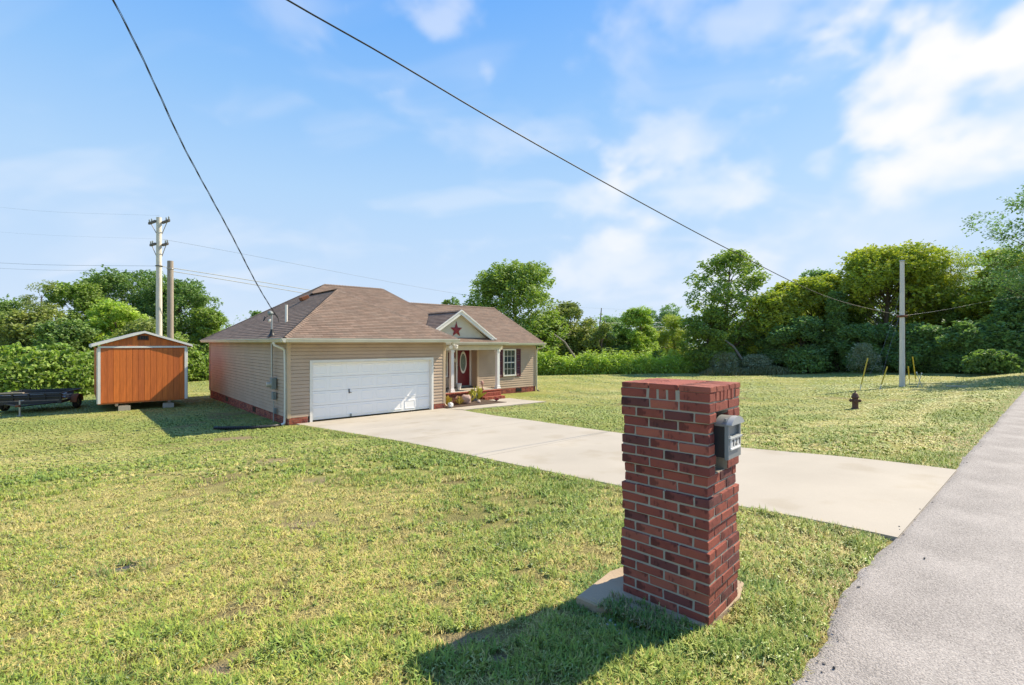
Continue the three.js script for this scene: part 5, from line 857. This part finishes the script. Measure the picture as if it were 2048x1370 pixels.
// trees behind the shed on the left
treeAt('dark bushy tree cut by the left edge behind the weeds', -20, 46, 585, 150, { seed: 1, col: 'deep', base: 0.05 });
treeAt('thin scraggly tree with two leafy tufts at the far left', 88, 44, 560, 66, { seed: 2, col: 'olive', base: 0.3, clumps: 14, per: 34, open: 0.5, trunk: 0.2, geom: 'small' });
treeAt('light green rounded tree left of the tall pole, behind the trailer', 150, 50, 566, 120, { seed: 3, col: 'fresh', base: 0.1, clumps: 44 });
treeAt('olive green tree low behind the trailer at left', 60, 42, 622, 120, { seed: 4, col: 'olive', base: 0.05 });
treeAt('big dark domed tree directly behind the tall utility pole', 262, 56, 536, 170, { seed: 5, col: 'deep', base: 0.15, clumps: 70, per: 66 });
treeAt('yellow green bushy tree in front of the dark dome behind the shed', 235, 44, 604, 120, { seed: 6, col: 'lime', base: 0.05, clumps: 40 });
treeAt('broad green tree right of the poles sloping down to the house', 360, 54, 560, 150, { seed: 7, col: 'deep', base: 0.1, clumps: 64, per: 64 });
treeAt('smaller yellowish tree between the poles and the house roof', 412, 52, 618, 80, { seed: 8, col: 'fresh', base: 0.05, clumps: 36 });
treeAt('low dark tree close behind the shed roof', 300, 42, 640, 130, { seed: 9, col: 'olive', base: 0.03, clumps: 40 });
treeAt('low green tree filling the gap left of the shed', 130, 40, 640, 110, { seed: 10, col: 'deep', base: 0.02, clumps: 36 });
treeAt('small tree top peeping over the left roof slope', 522, 48, 616, 46, { seed: 11, col: 'deep', base: 0.3, clumps: 18, per: 40 });
treeAt('tree top just showing over the low ridge of the house', 905, 66, 600, 60, { seed: 12, col: 'deep', base: 0.3, clumps: 20, per: 40 });
// trees right of the house
treeAt('large yellow green maple standing behind the right end of the house', 1030, 50, 528, 190, { seed: 13, col: 'fresh', geom: 'big', base: 0.1, clumps: 84, per: 56, trunk: 0.28, open: 0.15 });
treeAt('dark green tree tucked under the large maple beside the house', 1085, 53, 640, 110, { seed: 14, col: 'deep', base: 0.02, clumps: 36 });
treeAt('mid green tree right of the large maple', 1142, 52, 604, 100, { seed: 15, col: 'olive', base: 0.08, clumps: 42 });
treeAt('vine covered broken tree with a bare stub on top', 1205, 50, 622, 70, { seed: 16, col: 'olive', base: 0.1, clumps: 22, per: 44, open: 0.4, trunk: 0.22 });
treeAt('dark rounded tree in front of the vine covered one', 1215, 53, 652, 120, { seed: 17, col: 'deep', base: 0.0, clumps: 40 });
treeAt('feathery lime green tree in the gap at the middle', 1278, 52, 612, 80, { seed: 18, col: 'lime', geom: 'feather', base: 0.05, clumps: 34 });
treeAt('yellow green tree over the blue shed in the gap', 1345, 58, 634, 80, { seed: 19, col: 'yellow', base: 0.2, clumps: 34, geom: 'small' });
treeAt('far dark tree rising behind the gap in the woods', 1322, 95, 612, 110, { seed: 20, col: 'blue', base: 0.1, clumps: 40, geom: 'big' });
treeAt('far round tree at the left of the gap in the woods', 1235, 105, 634, 90, { seed: 21, col: 'blue', base: 0.1, clumps: 34, geom: 'big' });
// the wood on the right
treeAt('tall open crowned tree at the left end of the right-hand wood', 1455, 47, 502, 150, { seed: 22, col: 'fresh', geom: 'big', base: 0.2, clumps: 54, per: 44, open: 0.45, trunk: 0.3 });
treeAt('low leafy green tree at the foot of the tall open crowned tree', 1415, 46, 620, 100, { seed: 23, col: 'fresh', base: 0.0, clumps: 40 });
treeAt('yellowish drooping tree right of the tall open crowned tree', 1545, 46, 585, 110, { seed: 24, col: 'yellow', base: 0.1, clumps: 44 });
treeAt('yellow topped spreading tree in the middle of the right-hand wood', 1620, 47, 556, 130, { seed: 25, col: 'yellow', base: 0.25, clumps: 50, shape: 'umbrella' });
treeAt('darker tree showing behind the yellow topped one', 1632, 58, 538, 110, { seed: 26, col: 'blue', base: 0.2, clumps: 44 });
treeAt('narrow dark vine draped tree in the shade of the wood', 1672, 43, 580, 62, { seed: 27, col: 'blue', base: 0.0, clumps: 36, shape: 'cone' });
treeAt('big umbrella shaped tree behind the right-hand pole', 1775, 43, 494, 200, { seed: 28, col: 'yellow', base: 0.2, clumps: 74, per: 60, shape: 'umbrella', trunk: 0.28 });
treeAt('airy tree with small leaves right of the umbrella shaped one', 1900, 42, 488, 150, { seed: 29, col: 'yellow', base: 0.2, clumps: 52, per: 46, open: 0.4, geom: 'small' });
treeAt('tall tree at the right edge where the road meets the wood', 2020, 38, 498, 140, { seed: 30, col: 'yellow', base: 0.1, clumps: 60 });
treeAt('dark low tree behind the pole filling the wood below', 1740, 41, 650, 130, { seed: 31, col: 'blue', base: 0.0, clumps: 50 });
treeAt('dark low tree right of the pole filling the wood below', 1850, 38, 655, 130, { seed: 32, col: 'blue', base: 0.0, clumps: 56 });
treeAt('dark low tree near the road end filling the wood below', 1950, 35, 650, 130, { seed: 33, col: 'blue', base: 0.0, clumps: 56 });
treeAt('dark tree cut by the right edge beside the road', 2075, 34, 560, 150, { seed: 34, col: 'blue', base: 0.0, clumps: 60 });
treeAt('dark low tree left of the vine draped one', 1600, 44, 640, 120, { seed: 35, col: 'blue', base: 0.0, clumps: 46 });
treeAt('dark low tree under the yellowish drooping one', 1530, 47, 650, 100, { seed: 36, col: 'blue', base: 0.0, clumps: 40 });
treeAt('light green tree filling the wood between the yellow topped and the umbrella shaped trees', 1695, 46, 560, 100, { seed: 40, col: 'fresh', base: 0.1, clumps: 44, per: 48, open: 0.2, geom: 'big' });
treeAt('sunlit yellow green tree just right of the right-hand pole', 1848, 44, 548, 110, { seed: 41, col: 'yellow', base: 0.1, clumps: 46, per: 46, open: 0.3, geom: 'big' });
treeAt('mid green tree in the wood left of the tall tree by the road end', 1958, 40, 545, 100, { seed: 42, col: 'fresh', base: 0.08, clumps: 44, per: 46, open: 0.3, geom: 'big' });
// nearer tree whose branches reach in at the upper right
treeAt('near tree reaching its leafy branches in at the upper right', 2215, 26, 330, 420, { seed: 38, col: 'blue', base: 0.38, clumps: 90, per: 62, open: 0.3, trunk: 0.26, geom: 'small' });
{ // leaning grey dead trunks
  const log = (label, a, b, r) => { const o = part('fallen_trunk', [cyl(a, V((a.x + b.x) / 2, (a.y + b.y) / 2 + 0.35, (a.z + b.z) / 2), r, r * 0.8, 8), cyl(V((a.x + b.x) / 2, (a.y + b.y) / 2 + 0.34, (a.z + b.z) / 2), b, r * 0.8, r * 0.5, 8)], std(0.30, 0.27, 0.24, 0.9, { map: grain })); tag(o, label, 'dead trunk'); };
  const at = (px, py, d) => V(P2(px, d), 1.76 + (685 - py) / 980 * d, -d);
  log('grey bent dead trunk leaning under the tall open crowned tree', at(1486, 722, 44.5), at(1446, 678, 44.2), 0.13);
  log('pale bare branch leaning in the dark gap right of the house', at(1150, 715, 44), at(1108, 668, 43.5), 0.09);
  log('bare stub standing above the vine covered tree', at(1197, 690, 50), at(1203, 616, 50), 0.09);
}
// ---------------------------------------------------------------- undergrowth
function thicket(name, label, path, o) { // leafy growth of uneven height along a line of [x, d]
  const { h, wide, n, col, geom, sd, lump = 0.5, category = 'undergrowth' } = o; seed(sd); const list = [];
  const L = path.slice(1).map((p, i) => Math.hypot(p[0] - path[i][0], p[1] - path[i][1])), tot = L.reduce((a, b) => a + b, 0);
  for (let i = 0; i < n; i++) {
    let u = rnd() * tot, k = 0; while (u > L[k] && k < L.length - 1) { u -= L[k]; k++; } const f = u / L[k], bxx = lerp(path[k][0], path[k + 1][0], f), bd = lerp(path[k][1], path[k + 1][1], f), off = rr(-0.5, 0.5), x = bxx + rr(-0.3, 0.3), d = bd + off * wide;
    const hh = h * (0.5 + 0.6 * vn(x * lump, d * lump, sd) + 0.35 * (vn(x * 2.6, d * 2.6, sd + 9) - 0.3)) * (1 - Math.pow(Math.abs(off) * 1.75, 3) * 0.6) * (0.8 + 0.55 * Math.pow(rnd(), 4)), yy = hh * Math.pow(rnd(), 0.62), vv = rr(0.75, 1.3), tc = vn(x * 0.8, d * 0.8, sd + 5);
    list.push([x, GW(x, d) + yy, -d, rr(0.7, 1.3), rnd(), rnd(), rnd(), mix3(COL[col][0], COL[col][1], clamp(tc * 0.7 + rr(0, 0.3))).map(z => z * vv)]);
  }
  return leaves(list, CL[geom], name, scene, 'stuff', label, category);
}
const pd = (px, d) => [P2(px, d), d];
thicket('weed_thicket', 'tall leafy weeds behind the trailer and the shed', [pd(-120, 25.5), pd(60, 26.5), pd(200, 28.5)], { h: 2.5, wide: 2.6, n: 4600, col: 'fresh', geom: 'weed', sd: 51 });
thicket('weed_thicket', 'leafy weeds between the shed and the house', [pd(200, 33), pd(330, 37), pd(440, 41)], { h: 2.6, wide: 3, n: 4200, col: 'fresh', geom: 'weed', sd: 52 });
thicket('weed_thicket', 'bright reedy weeds along the lawn right of the house', [pd(1050, 45), pd(1200, 46), pd(1300, 46.5), pd(1400, 47)], { h: 2.0, wide: 3.0, n: 5200, col: 'lime', geom: 'reed', sd: 53, lump: 1.0 });
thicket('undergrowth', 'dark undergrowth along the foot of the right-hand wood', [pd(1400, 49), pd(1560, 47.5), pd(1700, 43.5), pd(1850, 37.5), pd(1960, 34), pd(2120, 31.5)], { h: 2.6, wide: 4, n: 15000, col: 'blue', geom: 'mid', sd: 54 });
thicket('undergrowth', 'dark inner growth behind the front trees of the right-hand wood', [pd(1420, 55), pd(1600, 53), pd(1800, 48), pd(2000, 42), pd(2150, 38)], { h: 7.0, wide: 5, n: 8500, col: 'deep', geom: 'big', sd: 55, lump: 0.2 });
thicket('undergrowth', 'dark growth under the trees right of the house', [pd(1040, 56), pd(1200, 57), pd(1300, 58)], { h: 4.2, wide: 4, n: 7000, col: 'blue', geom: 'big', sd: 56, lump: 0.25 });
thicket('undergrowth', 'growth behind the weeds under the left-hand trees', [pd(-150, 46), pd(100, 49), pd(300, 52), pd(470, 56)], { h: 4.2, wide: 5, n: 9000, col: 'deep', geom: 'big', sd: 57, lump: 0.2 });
thicket('distant_woods', 'hazy distant woods closing the gaps along the horizon', [pd(-200, 110), pd(300, 125), pd(900, 150), pd(1400, 140), pd(2300, 120)], { h: 9, wide: 14, n: 16000, col: 'blue', geom: 'big', sd: 58, lump: 0.06, category: 'woods' });
function shrub(label, px, d, h, w, col, geom, sd, n = 420, cat = 'shrub') { seed(sd); const x = P2(px, d), T = thingAt('shrub', label, cat, V(x, GW(x, d), -d), 0), list = [], wood = []; for (let i = 0; i < 9; i++) { const a = rr(0, 6.28); wood.push(cyl(V(0, -0.05, 0), V(Math.cos(a) * w * 0.35, h * rr(0.5, 0.85), Math.sin(a) * w * 0.35), 0.02, 0.008, 5)); } for (let i = 0; i < n; i++) { const a = rr(0, 6.28), v = Math.pow(rnd(), 0.7), r = w / 2 * Math.sqrt(rnd()) * Math.sqrt(Math.max(0.08, 1 - v * v * 0.85)) * (0.75 + 0.5 * vn(a, v * 3, sd)), vv = rr(0.8, 1.25); list.push([r * Math.cos(a), h * (0.05 + 0.9 * v), r * Math.sin(a), rr(0.6, 1.15), rnd(), rnd(), rnd(), mix3(...COL[col], rnd()).map(z => z * vv)]); } part('stem', wood, bark, T); leaves(list, CL[geom], 'foliage', T); }
shrub('pale silvery shrub under the tall open crowned tree', 1450, 44.2, 2.0, 2.5, 'grey', 'reed', 71); shrub('silvery green shrub right of the pale one at the wood edge', 1512, 44, 1.7, 3.2, 'grey', 'small', 72, 460); shrub('pale grey shrub in the shade left of the yellow guards', 1728, 38.5, 2.4, 2.2, 'grey', 'small', 73, 260);
shrub('green shrub at the wood edge left of the pole', 1610, 42, 2.0, 3.4, 'deep', 'weed', 74); shrub('low green shrub where the lawn meets the wood at right', 1985, 31.5, 1.6, 3.2, 'deep', 'weed', 75);
{ // mounds of dry grass at the edge of the wood
  const mound = (label, px, d, w, sd) => { seed(sd); const x = P2(px, d), T = thingAt('grass_mound', label, 'grass mound', V(x, GW(x, d), -d), 0); const list = []; for (let i = 0; i < 900; i++) { const a = rr(0, 6.28), r = Math.sqrt(rnd()), v = rr(0.7, 1.2); list.push([r * Math.cos(a) * w / 2, 0.5 * (1 - r * r), r * Math.sin(a) * w / 3, rr(4, 7), rr(3.5, 6), rr(0, 6.28), rnd() < 0.5 ? [0.34 * v, 0.30 * v, 0.11 * v] : [0.24 * v, 0.26 * v, 0.07 * v]]); } scatter('blades', bladeTuft(9, 5, 0.8, 0.058, 0.0055), list, grassMat, undefined, undefined, 'stuff', T); };
  mound('mound of dry grass under the pale silvery shrub', 1455, 43, 4.6, 81); mound('mound of dry grass right of the first, at the wood edge', 1540, 42.5, 4.4, 82);
}
{ // ornamental plants in the bed by the porch
  const pl = (label, s, t, h, w, col, sd, n) => { const [x, d] = XD(s, t); seed(sd); const T = thingAt('garden_plant', label, 'garden plant', V(x, G(s, t) + 0.05, -d), 0), g = []; for (let i = 0; i < n; i++) { const a = rr(0, 6.28), b = rr(0.1, 0.95), L = h * rr(0.7, 1.1), dx = Math.cos(a) * Math.sin(b), dz = Math.sin(a) * Math.sin(b), p = V(0, 0, 0), m = V(dx * L * 0.55, Math.cos(b) * L * 0.75, dz * L * 0.55), e = V(dx * L * w, Math.cos(b) * L * 0.72, dz * L * w), sd2 = V(-Math.sin(a), 0, Math.cos(a)).multiplyScalar(0.013); g.push([p, m.clone().add(sd2), e, m.clone().sub(sd2)]); } part('leaf_blades', [quadsGeom(g)], std(...col, 0.8), T); };
  pl('yellow grassy plant beside the garage downspout', 6.15, 16.5, 0.62, 0.7, [0.50, 0.40, 0.05], 91, 44); pl('yellow grassy plant in the middle of the mulch bed', 7.75, 16.9, 0.55, 0.7, [0.48, 0.42, 0.06], 92, 40); pl('yellow grassy plant left of the tall pinkish rock', 6.9, 16.5, 0.5, 0.7, [0.48, 0.36, 0.07], 94, 30); pl('tall yellow green plant left of the porch steps', 8.45, 17.3, 0.85, 0.7, [0.46, 0.44, 0.05], 93, 56); pl('low red plant at the end of the mulch bed by the steps', 8.9, 16.4, 0.2, 1.2, [0.40, 0.06, 0.07], 95, 40);
  const [x, d] = XD(8.85, 17.4), st = thingAt('garden_stake', 'thin reddish ornament stake beside the porch steps', 'garden stake', V(x, G(8.85, 17.4) + 0.05, -d), TH); part('pole', [cyl(V(0, 0, 0), V(0, 0.75, 0), 0.02, 0.02, 6)], M.rust, st); part('ornament', [new THREE.IcosahedronGeometry(0.09, 1).scale(1, 1.3, 0.6).translate(0, 0.78, 0)], std(0.42, 0.22, 0.17, 0.7), st); part('ornament', [new THREE.IcosahedronGeometry(0.06, 1).translate(0.02, 0.5, 0.02)], std(0.42, 0.22, 0.17, 0.7), st);
}
{ // far blue outbuilding in the gap
  const x = P2(1322, 62), o = thingAt('blue_shed', 'low blue shed with a brown roof far off in the gap between the trees', 'shed', V(x, GW(x, 62), -62), 0.25);
  part('wall', [bx(4.6, 2.2, 3, 0, 1.1, 0)], std(0.05, 0.16, 0.30, 0.6), o); part('roof', [bx(5.2, 0.12, 3.6, 0, 2.27, 0)], std(0.12, 0.09, 0.07, 0.9), o); part('door', [bx(0.9, 1.9, 0.05, 1.75, 0.95, 1.53)], std(0.32, 0.24, 0.18, 0.8), o);
}
renderer.render(scene, camera);
